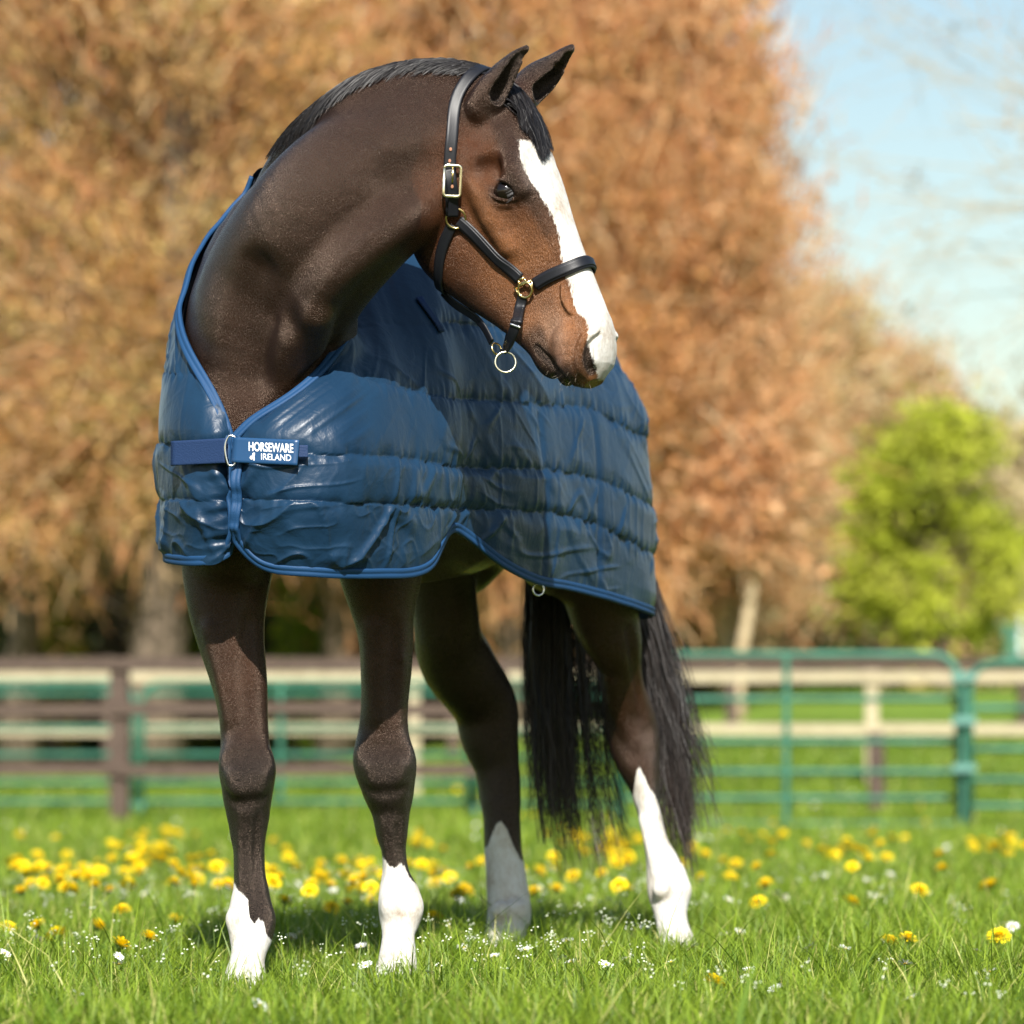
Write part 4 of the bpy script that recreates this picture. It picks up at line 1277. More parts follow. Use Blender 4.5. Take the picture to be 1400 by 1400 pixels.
# print
def lettering(text, x, y, w, h_, parent, name, rot=0.0, italic=0.0, bold=0.0):
    cu = bpy.data.curves.new(name, 'FONT')
    cu.body = text; cu.size = 1.0; cu.extrude = 0; cu.offset = bold; cu.shear = italic
    o = bpy.data.objects.new(name, cu); COL.objects.link(o)
    bpy.context.view_layer.update()
    me = bpy.data.meshes.new_from_object(o.evaluated_get(bpy.context.evaluated_depsgraph_get()))
    bpy.data.objects.remove(o)
    co = np.zeros(len(me.vertices) * 3, np.float32); me.vertices.foreach_get('co', co); co = co.reshape(-1, 3)
    lo, hi = co.min(0), co.max(0)
    co = (co - lo) / np.maximum(hi - lo, 1e-6)
    out = np.zeros_like(co)
    for i, (a, b, _) in enumerate(co):
        X_ = x + a * w; Y_ = y - b * h_ + (X_ - x) * .045
        out[i] = P(X_, Y_, Yp(X_) - .0034)
    me.vertices.foreach_set('co', out.astype(np.float32).ravel()); me.update()
    me.name = name
    return link(name, local(me, parent), m_print, parent)
lettering('HORSEWARE', 340, 616.5, 61, 12.5, rug, 'lettering', bold=.02)
lettering('IRELAND', 357, 628.3, 41, 8.5, rug, 'lettering', bold=.005)
bag = Bag()
for (dx, dy, r) in ((-3.5, 1.3, 2.5), (3.5, 1.4, 2.5), (0, -3.0, 2.5)):
    a = np.linspace(0, 2 * math.pi, 19)[:-1]
    ring = np.array([P(347.5 + dx + r * math.cos(k), 624.3 + dy + r * math.sin(k), Yp(347) - .0034) for k in a])
    c = P(347.5 + dx, 624.3 + dy, Yp(347) - .0034)
    V = np.concatenate([ring, [c]]); j = np.arange(18)
    bag.add(V, np.stack([j, (j + 1) % 18, np.full(18, 18)], -1)[:, ::-1])
V = np.array([P(346.4, 624, Yp(347) - .0036), P(347.6, 624, Yp(347) - .0036), P(348.6, 629.5, Yp(347) - .0036), P(346.4, 629.5, Yp(347) - .0036)])
bag.add(V, np.array([[0, 1, 2, 3]]))
link('shamrock_print', local(bag.mesh('shamrock_print', False), rug), m_print, rug)
# small ring on the strap under the hem and the webbing loops behind the neck
def ring(c, nrm, R_, r_, name, m, parent, sx=1.0):
    c = np.asarray(c, float); nrm = np.asarray(nrm, float) / np.linalg.norm(nrm)
    u = np.cross(nrm, [0, 0, 1.0]); u /= np.linalg.norm(u); v = np.cross(nrm, u)
    a = np.linspace(0, 2 * math.pi, 41)
    pts = c + R_ * (np.cos(a)[:, None] * u * sx + np.sin(a)[:, None] * v)
    b_ = Bag(); V, fs = tube(pts, r_, 8, False); b_.add(V, fs)
    return link(name, local(b_.mesh(name), parent), m, parent)
ring(P(736, 806, 7.83), (.4, -1, 0), .013, .002, 'leg_strap_ring', m_steel, rug)
def on_rug(px_, py_, off, O=LO, Nn=LN):
    X_, Y_ = to_px(O)
    i = np.unravel_index(np.argmin((X_ - px_) ** 2 + (Y_ - py_) ** 2), X_.shape)
    return O[i] + Nn[i] * off, Nn[i]
q_ = [on_rug(x, y, .004) for x, y in ((572, 408), (580, 419), (588, 431), (596, 443), (603, 455))]
strip(np.array([a[0] for a in q_]), np.array([a[1] for a in q_]), .020, .004, 'webbing_loop', m_web, rug)
q_ = [on_rug(x, y, .006, RO, RN) for x, y in ((314, 292), (322, 283), (331, 274))]
strip(np.array([a[0] for a in q_]), np.array([a[1] for a in q_]), .030, .005, 'withers_tab', m_web, rug)
print('rug', round(_t.time() - _t0, 1))
# ------------------------------------------------------------------ the head collar
m_leather = mat('black_leather', (.0075, .008, .011), .42, 0, .35)
n = N(m_leather)
n.bump(n.noise(n.coord((1, 1, 1)), 700, 4, .6), .25, .001)
m_brass = mat('brass', (.78, .60, .28), .22, 1.0)
m_pale = mat('pale_brass', (.83, .76, .55), .25, 1.0)
m_copper = mat('punched_hole', (.35, .16, .09), .6)
halter = thing('head_collar', 'black leather head collar with brass fittings on the horse', 'head collar', tuple(hw(0, .3, -.1)))
def skin(px_, py_, off):
    return onto(trace_px(px_, py_), off, 4)
def strap_on(path, width, thick, off, name, n_=44, nofit=False, mirror_side=None):
    p = spline(np.asarray(path), n_)
    if not nofit:
        p = onto(p, off, 4)
    p = smooth_path(p, 3)
    g = sdf_grad(p); g = smooth_path(g, 10)
    o = strip(p, g, width, thick, name, m_leather, halter)
    # stitched welt along the middle
    return p, g
mir = lambda p: HO + (hl(p) * np.array([-1, 1, 1])) @ HM
near = skin([615, 614.5, 615, 618, 623, 633], [292, 262, 215, 170, 138, 117], .005)
apex = onto(hw(0, -.035, -.040)[None], .008, 5)
crown = np.concatenate([near, apex, mir(near)[::-1]])
cp, cg = strap_on(crown, .0245, .005, .0065, 'crown_strap', 60)
# lower doubled end of the crown strap through the buckle
p2 = skin([616, 615.5, 615, 614], [292, 272, 250, 232], .012)
strap_on(p2, .022, .004, .012, 'buckle_strap', 24)
# cheek straps
c1 = skin([628, 650, 672, 696, 712], [302, 322, 343, 366, 381], .005)
for pp in (c1, mir(c1)):
    strap_on(pp, .0255, .0052, .0055, 'cheek_strap', 40)
    p, g = spline(pp, 40), None
    p = smooth_path(onto(p, .0085, 3), 3); g = smooth_path(sdf_grad(p), 8)
    strip(p, g, .017, .003, 'cheek_strap_welt', m_leather, halter)
# noseband over the nose
nb = skin([733, 750, 768, 783], [389, 379, 371, 365], .005)
ap = onto(hw(0.0, hl(nb[-1])[1] - .004, .014)[None], .006, 4)
nbp = np.concatenate([nb, ap, mir(nb)[::-1]])
strap_on(nbp, .0265, .0055, .0060, 'noseband', 50)
p = smooth_path(onto(spline(nbp, 50), .0095, 3), 3); strip(p, smooth_path(sdf_grad(p), 8), .018, .003, 'noseband_welt', m_leather, halter)
# throat strap under the cheek
th = skin([619, 608, 602, 601], [306, 333, 358, 378], .005)
tb = onto(hw(0, hl(th[-1])[1] + .03, -.325)[None], .006, 6)
thp = np.concatenate([th, tb, mir(th)[::-1]])
strap_on(thp, .022, .0055, .0062, 'throat_strap', 46)
# chin straps to the ring under the jaw
RC = P(690, 486, 7.05)
for sgn in (1, -1):
    a0 = skin([717, 713], [404, 418], .007)
    if sgn < 0: a0 = mir(a0)
    mid_ = np.array([P(706, 440, 6.985) if sgn > 0 else P(704, 446, 7.10), P(697, 466, 7.01) if sgn > 0 else P(696, 468, 7.09), RC + np.array([0, -.002 * sgn, .012])])
    pth = spline(np.concatenate([a0, mid_]), 40)
    strip(pth, np.tile(np.array([-.25, -1.0, .1]) * sgn, (40, 1)), .0215, .005, 'chin_strap', m_leather, halter)
    if sgn > 0:
        kp = pth[17:20]
        strip(kp + np.array([0, -.003, 0]), np.tile([-.25, -1.0, .1], (3, 1)), .025, .008, 'keeper', m_leather, halter)
        strip(pth[20:22] + np.array([0, -.004, 0]), np.tile([-.25, -1.0, .1], (2, 1)), .024, .004, 'keeper_bar', m_steel, halter)
# jowl strap along the underside of the jaw
j0 = np.concatenate([tb, onto(np.array([hw(0, .32, -.28), hw(0, .38, -.25)]), .010, 4), P(672, 468, 7.09)[None]])
strip(spline(j0, 40), np.tile(HU * .8 - HW * .6, (40, 1)), .020, .005, 'jowl_strap', m_leather, halter)
# rings
g1 = sdf_grad(skin([624], [297], .004))[0]
for f_ in (lambda p: p, mir):
    c_ = skin([624], [297], .009); c_ = f_(c_)
    ring(c_[0], sdf_grad(c_)[0], .0195, .0024, 'cheek_ring', m_brass, halter)
    # squared fitting where cheek strap, noseband and chin strap meet
    c_ = f_(skin([721], [396], .010)); g_ = sdf_grad(c_)[0]
    ring(c_[0], g_, .0150, .0027, 'noseband_ring', m_brass, halter)
    u_ = -HV + HW * .1; u_ -= g_ * (u_ @ g_); u_ /= np.linalg.norm(u_); v_ = np.cross(g_, u_)
    b_ = Bag()
    for a_, b__ in (((-.020, .012), (.020, .012)), ((-.020, .012), (-.014, -.010)), ((.020, .012), (.014, -.010)), ((-.009, .012), (-.006, .023)), ((.009, .012), (.006, .023)), ((-.008, .023), (.008, .023))):
        p0 = c_[0] + v_ * a_[0] + u_ * a_[1]; p1 = c_[0] + v_ * b__[0] + u_ * b__[1]
        b_.tube(np.array([p0, (p0 + p1) / 2, p1]), .0024, 7, True)
    link('squared_fitting', local(b_.mesh('squared_fitting'), halter), m_brass, halter)
ring(P(691, 495, 7.035), (.1, -1, .1), .0205, .0021, 'lead_ring', m_pale, halter)
ring(P(679, 477, 7.06), (.7, -.8, .3), .0120, .0021, 'jowl_ring', m_brass, halter)
# buckle
bc = skin([616], [248], .013)[0]; bg_ = sdf_grad(bc[None])[0]
up_ = cp[8] - cp[0]; up_ = P(617, 220, 7.0) - P(615.5, 270, 7.0); up_ -= bg_ * (up_ @ bg_); up_ /= np.linalg.norm(up_); sd_ = np.cross(bg_, up_)
fr = []
bw_, bh_, cr_ = .0165, .0300, .006
for cx, cy, a0 in ((bw_ - cr_, bh_ - cr_, 0), (-bw_ + cr_, bh_ - cr_, 90), (-bw_ + cr_, -bh_ + cr_, 180), (bw_ - cr_, -bh_ + cr_, 270)):
    for k in range(5):
        a_ = math.radians(a0 + k * 22.5); fr.append(bc + sd_ * (cx + cr_ * math.cos(a_)) + up_ * (cy + cr_ * math.sin(a_)))
fr.append(fr[0]); fr = np.array(fr)
fprof = [(-.0028, -.0014), (-.0028, .0010), (-.0018, .0018), (.0018, .0018), (.0028, .0010), (.0028, -.0014)]
strip(fr, np.tile(bg_, (len(fr), 1)), .0056, .003, 'buckle', m_pale, halter, prof=fprof)
strip(np.array([bc + up_ * .028, bc + up_ * .012 + bg_ * .003, bc - up_ * .004 + bg_ * .002]), np.tile(bg_, (3, 1)), .0035, .003, 'buckle_prong', m_brass, halter)
for (hx, hy, of) in ((615.2, 204, .0098), (615, 220, .0098), (614, 254, .0150)):
    c_ = skin([hx], [hy], of)[0]; g_ = sdf_grad(c_[None])[0]
    u_ = np.cross(g_, [0, 0, 1.0]); u_ /= np.linalg.norm(u_); v_ = np.cross(g_, u_)
    a_ = np.linspace(0, 2 * math.pi, 13)[:-1]
    V = np.concatenate([c_ + .0028 * (np.cos(a_)[:, None] * u_ + 1.3 * np.sin(a_)[:, None] * v_), [c_ + g_ * .0004]]); j = np.arange(12)
    link('strap_hole', local(mesh_np('strap_hole', V, np.stack([j, (j + 1) % 12, np.full(12, 12)], -1)), halter), m_copper, halter)
print('halter', round(_t.time() - _t0, 1))
# ------------------------------------------------------------------ ground
def gh(x, y):
    """Height of the field: level round the horse, a bank beyond the hurdles that is higher to the east."""
    x = np.asarray(x, float); y = np.asarray(y, float)
    side = .35 + .95 * sm(x, -3.5, 3.5)
    return sm(y, 25, 46) * side + sm(y, 46, 120) * 1.2 + .02 * np.sin(x * 1.3 + y * .4) * sm(y, 9, 14)
gx = np.concatenate([-np.geomspace(400, 14, 22), np.linspace(-13, 13, 90), np.geomspace(14, 400, 22)])
gy = np.concatenate([np.linspace(-30, 4, 12), np.linspace(4.3, 60, 150), np.geomspace(62, 900, 30)])
GX, GY = np.meshgrid(gx, gy, indexing='ij')
V = np.stack([GX, GY, gh(GX, GY)], -1).reshape(-1, 3)
m_ground = mat('turf', (.05, .09, .02), .9, 0, .2)
n = N(m_ground)
gc = n.coord((1, 1, 1))
g1_ = n.noise(gc, .7, 4, .6); g2_ = n.noise(gc, 9, 5, .7); g3_ = n.noise(gc, 60, 3, .6)
base = n.ramp(g1_, [(.3, (.085, .170, .014)), (.55, (.120, .215, .020)), (.75, (.165, .250, .026))])
far_ = n.mix(.5, base, n.ramp(n.math('ADD', g2_, n.math('MULTIPLY', g3_, .3)), [(.35, (.060, .115, .010)), (.8, (.210, .300, .040))]))
# close by: thatch and soil, darkened for blade self-shade and less green bounce
sy = n.node('ShaderNodeSeparateXYZ'); n.link(gc, sy.inputs[0])
nearm = n.math('MULTIPLY_ADD', sy.outputs[1], -1 / 9.0, 24 / 9.0, clamp=True)
n.color(n.mix(nearm, far_, n.ramp(g2_, [(.3, (.022, .036, .008)), (.6, (.045, .062, .014)), (.8, (.075, .075, .026))])))
n.bump(n.math('ADD', g3_, g2_), .8, .03)
link('ground', mesh_np('ground', V, grid_faces(len(gx), len(gy), False)), m_ground, kind='structure')

# ------------------------------------------------------------------ grass
def blades(x, y, h, w, lean, bend, seg, seed, tint):
    R_ = np.random.default_rng(seed)
    k = len(x)
    z = gh(x, y)
    root = np.stack([x, y, z - .004], 1)
    ang = R_.uniform(0, 2 * math.pi, k)
    d = np.stack([np.cos(ang), np.sin(ang), np.zeros(k)], 1)
    face = ang + math.pi / 2 + R_.normal(0, .5, k)
    s_ = np.stack([np.cos(face), np.sin(face), np.zeros(k)], 1)
    t = np.linspace(0, 1, seg + 1)[None, :, None]
    up_ = np.array([0, 0, 1.0])
    pts = root[:, None] + h[:, None, None] * (t * up_ * (1 - .25 * bend[:, None, None] * t) + (lean[:, None, None] * t + bend[:, None, None] * t ** 2) * d[:, None])
    wt = (w[:, None, None] / 2) * (1 - t ** 1.7 * .94)
    A = pts - s_[:, None] * wt; B = pts + s_[:, None] * wt
    V = np.stack([A, B], 2).reshape(-1, 3)
    kk = seg + 1
    base_ = (np.arange(k) * kk * 2)[:, None]; i = np.arange(seg)[None]
    q = np.stack([base_ + i * 2, base_ + i * 2 + 1, base_ + i * 2 + 3, base_ + i * 2 + 2], -1).reshape(-1, 4)
    c = np.repeat(tint, kk * 2, axis=0)
    tt_ = np.tile(np.repeat(np.linspace(0, 1, kk), 2), k)
    return V, q, c, tt_
def grass_tint(k, R_):
    a = np.array([.060, .125, .008]); b = np.array([.215, .305, .024]); c = np.array([.42, .42, .14])
    u = R_.random(k)[:, None]
    t = a * (1 - u) + b * u
    dry = (R_.random(k) < .06)[:, None]
    return np.where(dry, c, t)
def scatter(y0, y1, dens, seed, margin=.25):
    """Evenly dense points over the strip of lawn the lens sees (and a little more)."""
    R_ = np.random.default_rng(seed)
    hw0 = lambda y: y * .150 + margin
    area = (hw0(y0) + hw0(y1)) * (y1 - y0)
    k = int(area * dens * 1.3)
    y = R_.uniform(y0, y1, k); x = R_.uniform(-1, 1, k) * hw0(y1)
    ok = np.abs(x) < hw0(y)
    return x[ok], y[ok]
HOOF = [P(335, 1366, 7.27)[:2], P(543, 1351, 7.52)[:2], P(686, 1308, 8.58)[:2], P(929, 1315, 8.50)[:2]]
m_grass = mat('grass_blade', (.05, .12, .02), .5, 0, .35)
n = N(m_grass)
tb = n.attr('tint').outputs['Color']
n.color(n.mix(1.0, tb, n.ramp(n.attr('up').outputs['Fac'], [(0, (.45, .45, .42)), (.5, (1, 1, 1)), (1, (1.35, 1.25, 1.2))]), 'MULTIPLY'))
tr = n.node('ShaderNodeBsdfTranslucent'); n.link(n.mix(1.0, tb, (1.15, 1.2, .6), 'MULTIPLY'), tr.inputs[0])
mx = n.node('ShaderNodeMixShader'); mx.inputs[0].default_value = .30
n.link(n.b.outputs[0], mx.inputs[1]); n.link(tr.outputs[0], mx.inputs[2]); n.link(mx.outputs[0], n.out.inputs[0])
QD = 1.0
GV, GQ, GC, GT = [], [], [], []; goff = 0
for (y0, y1, dens, hh, ww, seg, sd) in ((5.7, 8.2, 7800, .078, .0044, 3, 101), (8.2, 10.5, 5400, .076, .0052, 3, 102), (10.5, 15, 2600, .075, .0072, 2, 103), (15, 24, 900, .075, .011, 2, 104), (-1, 26, 300, .085, .014, 2, 106), (24, 36, 320, .08, .02, 1, 105)):
    x, y = scatter(y0, y1, dens * QD, sd)
    if sd == 106:                       # coarser sward to either side of the strip in view
        Ro = np.random.default_rng(sd); k = int(300 * 27 * 11)
        x, y = Ro.uniform(-5.5, 5.5, k), Ro.uniform(-1, 26, k)
        ok = (np.abs(x) > y * .15 + .22) | (y < 5.75); x, y = x[ok], y[ok]
    R_ = np.random.default_rng(sd + 50); k = len(x)
    patch = fbm(np.stack([x * 2.2, y * 2.2, 0 * x], 1), sd, 3)
    h = hh * np.clip(R_.normal(.95, .30, k), .35, 2.0) * (1 + .45 * patch)
    # pressed down by the hooves, longer tufts beside them
    for hx, hy in HOOF:
        r = np.hypot(x - hx, y - hy)
        h = h * np.where(r < .065, .35, 1)
    tall = R_.random(k) < .02
    h = np.where(tall, h * 1.9, h)
    V, q, c, tt_ = blades(x, y, h, ww * R_.uniform(.6, 1.25, k), np.abs(R_.normal(.22, .22, k)), np.abs(R_.normal(.45, .35, k)), seg, sd + 7, grass_tint(k, R_) * (1 + .22 * patch[:, None]))
    GV.append(V); GQ.append(q + goff); GC.append(c); GT.append(tt_); goff += len(V)
me = mesh_np('grass', np.concatenate(GV), np.concatenate(GQ))
put_attr(me, 'tint', 'FLOAT_COLOR', np.concatenate(GC)); put_attr(me, 'up', 'FLOAT', np.concatenate(GT))
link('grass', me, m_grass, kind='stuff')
print('grass', goff, round(_t.time() - _t0, 1))

# clover-like broad leaves low in the sward
x, y = scatter(5.8, 10, 260 * QD, 120)
R_ = np.random.default_rng(121)
bag = Bag()
kk = len(x)
for i in range(kk):
    a0 = R_.uniform(0, 6.28); r = R_.uniform(.006, .013); z0 = R_.uniform(.015, .045)
    c = np.array([x[i], y[i], z0])
    for j in range(3):
        a = a0 + j * 2.09
        d = np.array([math.cos(a), math.sin(a), R_.uniform(.0, .5)]); e = np.array([-math.sin(a), math.cos(a), 0])
        V = np.array([c, c + d * r * .7 + e * r * .55, c + d * r * 1.4, c + d * r * .7 - e * r * .55])
        bag.add(V, np.array([[0, 1, 2, 3]]), np.array([.05, .12, .02]) * R_.uniform(.7, 1.5))
me = bag.mesh('clover'); put_attr(me, 'up', 'FLOAT', np.full(len(me.vertices), .6))
link('clover', me, m_grass, kind='stuff')

# ------------------------------------------------------------------ flowers
m_yellow = mat('dandelion_petals', (.85, .56, .010), .6, 0, .2)
n = N(m_yellow)
n.color(n.mix(1.0, n.attr('tint').outputs['Color'], (1, 1, 1), 'MULTIPLY'))
m_white = mat('daisy_petals', (.82, .82, .80), .6)
m_stem = mat('flower_stem', (.13, .20, .04), .6)
def rot_to(axis):
    return Vector((0, 0, 1)).rotation_difference(Vector(axis)).to_matrix()
def dandelion_head(seed, r=.021):
    R_ = np.random.default_rng(seed); V, F_, C = [], [], []
    k = 0
    for ringi, (nr, rad, el, z) in enumerate(((26, 1.0, .12, .0), (24, .88, .32, .002), (20, .70, .60, .004), (16, .50, .95, .005), (12, .32, 1.25, .006))):
        for j in range(nr):
            a = j / nr * 6.283 + ringi * .13 + R_.normal(0, .05); L_ = r * rad * R_.uniform(.88, 1.1)
            e = el + R_.normal(0, .08)
            d = np.array([math.cos(a) * math.cos(e), math.sin(a) * math.cos(e), math.sin(e)]); s_ = np.array([-math.sin(a), math.cos(a), 0])
            w = r * .11
            o = np.array([0, 0, z]) + d * r * .08
            V += [o - s_ * w * .5, o + s_ * w * .5, o + d * L_ + s_ * w * .75, o + d * L_ - s_ * w * .75]
            F_.append([k, k + 1, k + 2, k + 3]); k += 4
            c = np.array([.90, .70, .010]) if ringi < 3 else np.array([.88, .60, .008]); C += [c * R_.uniform(.85, 1.08)] * 4
    me = mesh_np('flower_head', np.array(V), np.array(F_), False)
    put_attr(me, 'tint', 'FLOAT_COLOR', np.array(C))
    me.materials.append(m_yellow)
    return me
def daisy_head(seed, r=.0105):
    R_ = np.random.default_rng(seed); V, F_ = [], []
    k = 0
    for j in range(20):
        a = j / 20 * 6.283 + R_.normal(0, .05); e = .15 + R_.normal(0, .12)
        d = np.array([math.cos(a) * math.cos(e), math.sin(a) * math.cos(e), math.sin(e)]); s_ = np.array([-math.sin(a), math.cos(a), 0])
        V += [d * r * .25 - s_ * r * .06, d * r * .25 + s_ * r * .06, d * r + s_ * r * .13, d * r - s_ * r * .13]
        F_.append([k, k + 1, k + 2, k + 3]); k += 4
    me = mesh_np('petals', np.array(V), np.array(F_), False); me.materials.append(m_white)
    return me
def disc(name, r, h, m, n_=10):
    a = np.arange(n_) / n_ * 6.283
    V = np.concatenate([np.stack([r * np.cos(a), r * np.sin(a), 0 * a], 1), [[0, 0, h]]]); j = np.arange(n_)
    me = mesh_np(name, V, np.stack([j, (j + 1) % n_, np.full(n_, n_)], -1)); me.materials.append(m); return me
def stem_mesh(name, h, r, lx, m):
    t = np.linspace(0, 1, 6)
    V, fs = tube(np.stack([lx * (t - 1) ** 2 * -1 + 0 * t, 0 * t, -h * (1 - t)], 1), r, 5, False)
    me = mesh_np(name, V, fs); me.materials.append(m); return me
DH = [dandelion_head(200 + i) for i in range(3)]
BR = disc('bracts', .008, -.010, m_stem, 8)
DS = [stem_mesh('stem', .07, .0016, lx, m_stem) for lx in (.0, .02, -.015)]
WH = [daisy_head(300 + i) for i in range(3)]
WC_ = disc('flower_centre', .0034, .0022, mat('daisy_centre', (.75, .48, .03), .7), 8)
WS = [stem_mesh('stem', .05, .0008, lx, m_stem) for lx in (.0, .012)]
def flower(kind, x, y, z, tilt, rz, scale, label, group):
    root = thing('dandelion_flower' if kind == 'd' else 'daisy_flower', label, 'dandelion' if kind == 'd' else 'daisy', (x, y, z), group)
    root.scale = (scale,) * 3
    parts = ((DH[hash_i(x, y) % 3], tilt), (BR, tilt), (DS[hash_i(y, x) % 3], 0)) if kind == 'd' else ((WH[hash_i(x, y) % 3], tilt), (WC_, tilt), (WS[hash_i(y, x) % 2], 0))
    for me, tl in parts:
        o = bpy.data.objects.new(me.name.split('.')[0], me); COL.objects.link(o); o.parent = root
        if me in (BR,): o.location = (0, 0, 0)
        if tl: o.rotation_euler = (tilt[0], tilt[1], rz)
    return root
def hash_i(a, b): return int(abs(a * 7919 + b * 104729))
R_ = np.random.default_rng(77)
YG = lambda py: CAMH * F / (py - HOR)
def place(kind, px_, py_, size_px=None, label=None, group=None, zh=None):
    """Flower whose head shows at a spot of the lawn; the distance follows from the ground."""
    zh = zh if zh is not None else (R_.uniform(.055, .09) if kind == 'd' else R_.uniform(.045, .07))
    Y = (CAMH - zh) * F / (py_ - HOR)
    q = P(px_, py_, Y)
    ts = (R_.uniform(.15, .75), R_.uniform(-.3, .3))
    return flower(kind, q[0], q[1], q[2] + float(gh(q[0], q[1])), ts, R_.uniform(0, 6), R_.uniform(1.0, 1.4) * (1.0 if kind == 'd' else 1.15), label, group)
gd = 'dandelions in the lawn'
NEAR_D = [(203, 1283, 'dandelion facing the lens on a pale stem, nearest one to the left of the horse'), (132, 1268, 'flat dandelion just above a spent seed head left of the horse'),
          (164, 1294, 'half-open dandelion leaning over beside the largest one'), (52, 1266, 'dandelion low in the grass near the left border of the photo'),
          (10, 1269, 'dandelion at the very left border of the photo'), (212, 1386 - 1, None), (167, 1246, 'wide flat dandelion behind the grass shadow left of the foreleg'),
          (240, 1260, 'small ragged dandelion between the shadow and the foreleg'), (78, 1281, 'small dandelion low in the grass left of the pair'),
          (976, 1345, 'lone small dandelion low in the near lawn right of the hind leg'), (998, 1197, 'large bright dandelion just right of the left hind fetlock'),
          (1037, 1234, 'small dandelion behind the left hind hoof'), (1215, 1290, 'dandelion under a white flower right of the hoof'), (1241, 1284, 'upright dandelion in the near lawn at right'),
          (1366, 1282, 'orange-tinted dandelion near the right border'), (1163, 1235, 'tiny dandelion in the middle of the right lawn'), (1102, 1161, 'round large dandelion standing alone before the hurdle'),
          (631, 1256, None), (593, 1256, 'dandelion between the foreleg and the middle leg'), (596, 1204, 'dandelion in the pair beside the white left foreleg'), (475, 1235, 'dandelion of the row between both forelegs, highest bloom'),
          (453, 1243, 'small dandelion between the forelegs, left of the row'), (508, 1232, 'dandelion touching the left foreleg stocking'), (860, 1212, 'dandelion cluster bloom beside the tail tip'), (857, 1222, None)]
for a in NEAR_D:
    if a[2]: place('d', a[0], a[1], label=a[2], group=gd)
# the many others: clumps as in the photograph
cl = [(20, 1180, 8), (60, 1195, 8), (75, 1210, 5), (100, 1203, 4), (120, 1205, 3), (150, 1190, 7), (180, 1180, 6), (175, 1208, 4), (205, 1150, 10), (215, 1160, 9), (210, 1140, 5), (260, 1180, 6), (293, 1205, 5), (290, 1182, 3),
      (380, 1180, 6), (375, 1195, 5), (420, 1218, 4), (455, 1180, 6), (455, 1200, 4), (490, 1195, 4), (487, 1175, 4), (560, 1150, 5), (590, 1170, 5), (630, 1190, 4), (640, 1215, 3), (745, 1180, 5), (800, 1160, 8), (830, 1150, 10), (850, 1165, 8),
      (865, 1185, 5), (640, 1100, 3), (700, 1110, 3), (760, 1140, 4), (1050, 1165, 3), (1035, 1187, 3), (1140, 1168, 5), (1165, 1172, 6), (1185, 1170, 5), (1365, 1162, 8), (1385, 1165, 6), (1060, 1132, 2), (1215, 1133, 2), (1250, 1123, 2),
      (1340, 1150, 2), (930, 1165, 7), (60, 1160, 4), (110, 1099, 3), (90, 1115, 2), (15, 1140, 3), (250, 1122, 3), (320, 1150, 4), (420, 1130, 5), (440, 1120, 4), (530, 1125, 3)]
XD = [(45, 'at the left border'), (120, 'left of the brown fence post'), (195, 'below the brown fence post'), (300, 'left of the near foreleg'), (400, 'just right of the near foreleg'), (490, 'left of the other foreleg'),
      (600, 'right of the second foreleg'), (680, 'before the shaded hind leg'), (780, 'under the dark tail'), (860, 'left of the white hind leg'), (960, 'right of the white hind leg'), (1060, 'right of the tail'), (1130, 'before the long hurdle'),
      (1220, 'before the middle of the right hurdle'), (1310, 'before the clamp post'), (2000, 'at the right border')]
YD = [(1118, 'faint and very far'), (1140, 'blurred, far'), (1158, 'soft, in the farther rank'), (1174, 'in the fourth rank'), (1188, 'in the third rank'), (1202, 'in the second rank'), (1214, 'in the nearer rank'), (1245, 'in the nearest rank'), (1285, 'near the hooves'), (2000, 'in the near grass')]
def where(x, y):
    return next(d for m, d in XD if x < m), next(d for m, d in YD if y < m)
SEEN = set()
def far_label(kind, x, y):
    xd, yd = where(x, y)
    for wd in (['large', 'small', 'round', 'half-open', 'tilted', 'pale', 'low', 'upright', 'flat-topped', 'wide', 'narrow', 'lone-standing', 'crowded', 'leaning', 'bright', 'dull', 'partly hidden'] if kind == 'd' else ['small', 'tiny', 'round', 'tilted', 'low', 'open']):
        t_ = f"{wd} {'dandelion' if kind == 'd' else 'daisy'} {xd}, {yd}"
        if t_ not in SEEN: break
    SEEN.add(t_)
    return t_
cnt = 0
cl = [(a_[0], a_[1], int(a_[2] * .95 + .5)) for a_ in cl]
for (cx, cy, k) in cl:
    for j in range(k):
        if cnt > 225: break
        x_, y_ = cx + R_.normal(0, 24), cy + R_.normal(0, 8)
        place('d', x_, y_, label=far_label('d', x_, y_), group=gd, zh=R_.uniform(.07, .12)); cnt += 1
for j in range(60):
    x_, y_ = R_.uniform(0, 1400), 1135 + 85 * R_.random() ** .9
    place('d', x_, y_, label=far_label('d', x_, y_), group=gd, zh=R_.uniform(.07, .12))
gw = 'daisies in the lawn'
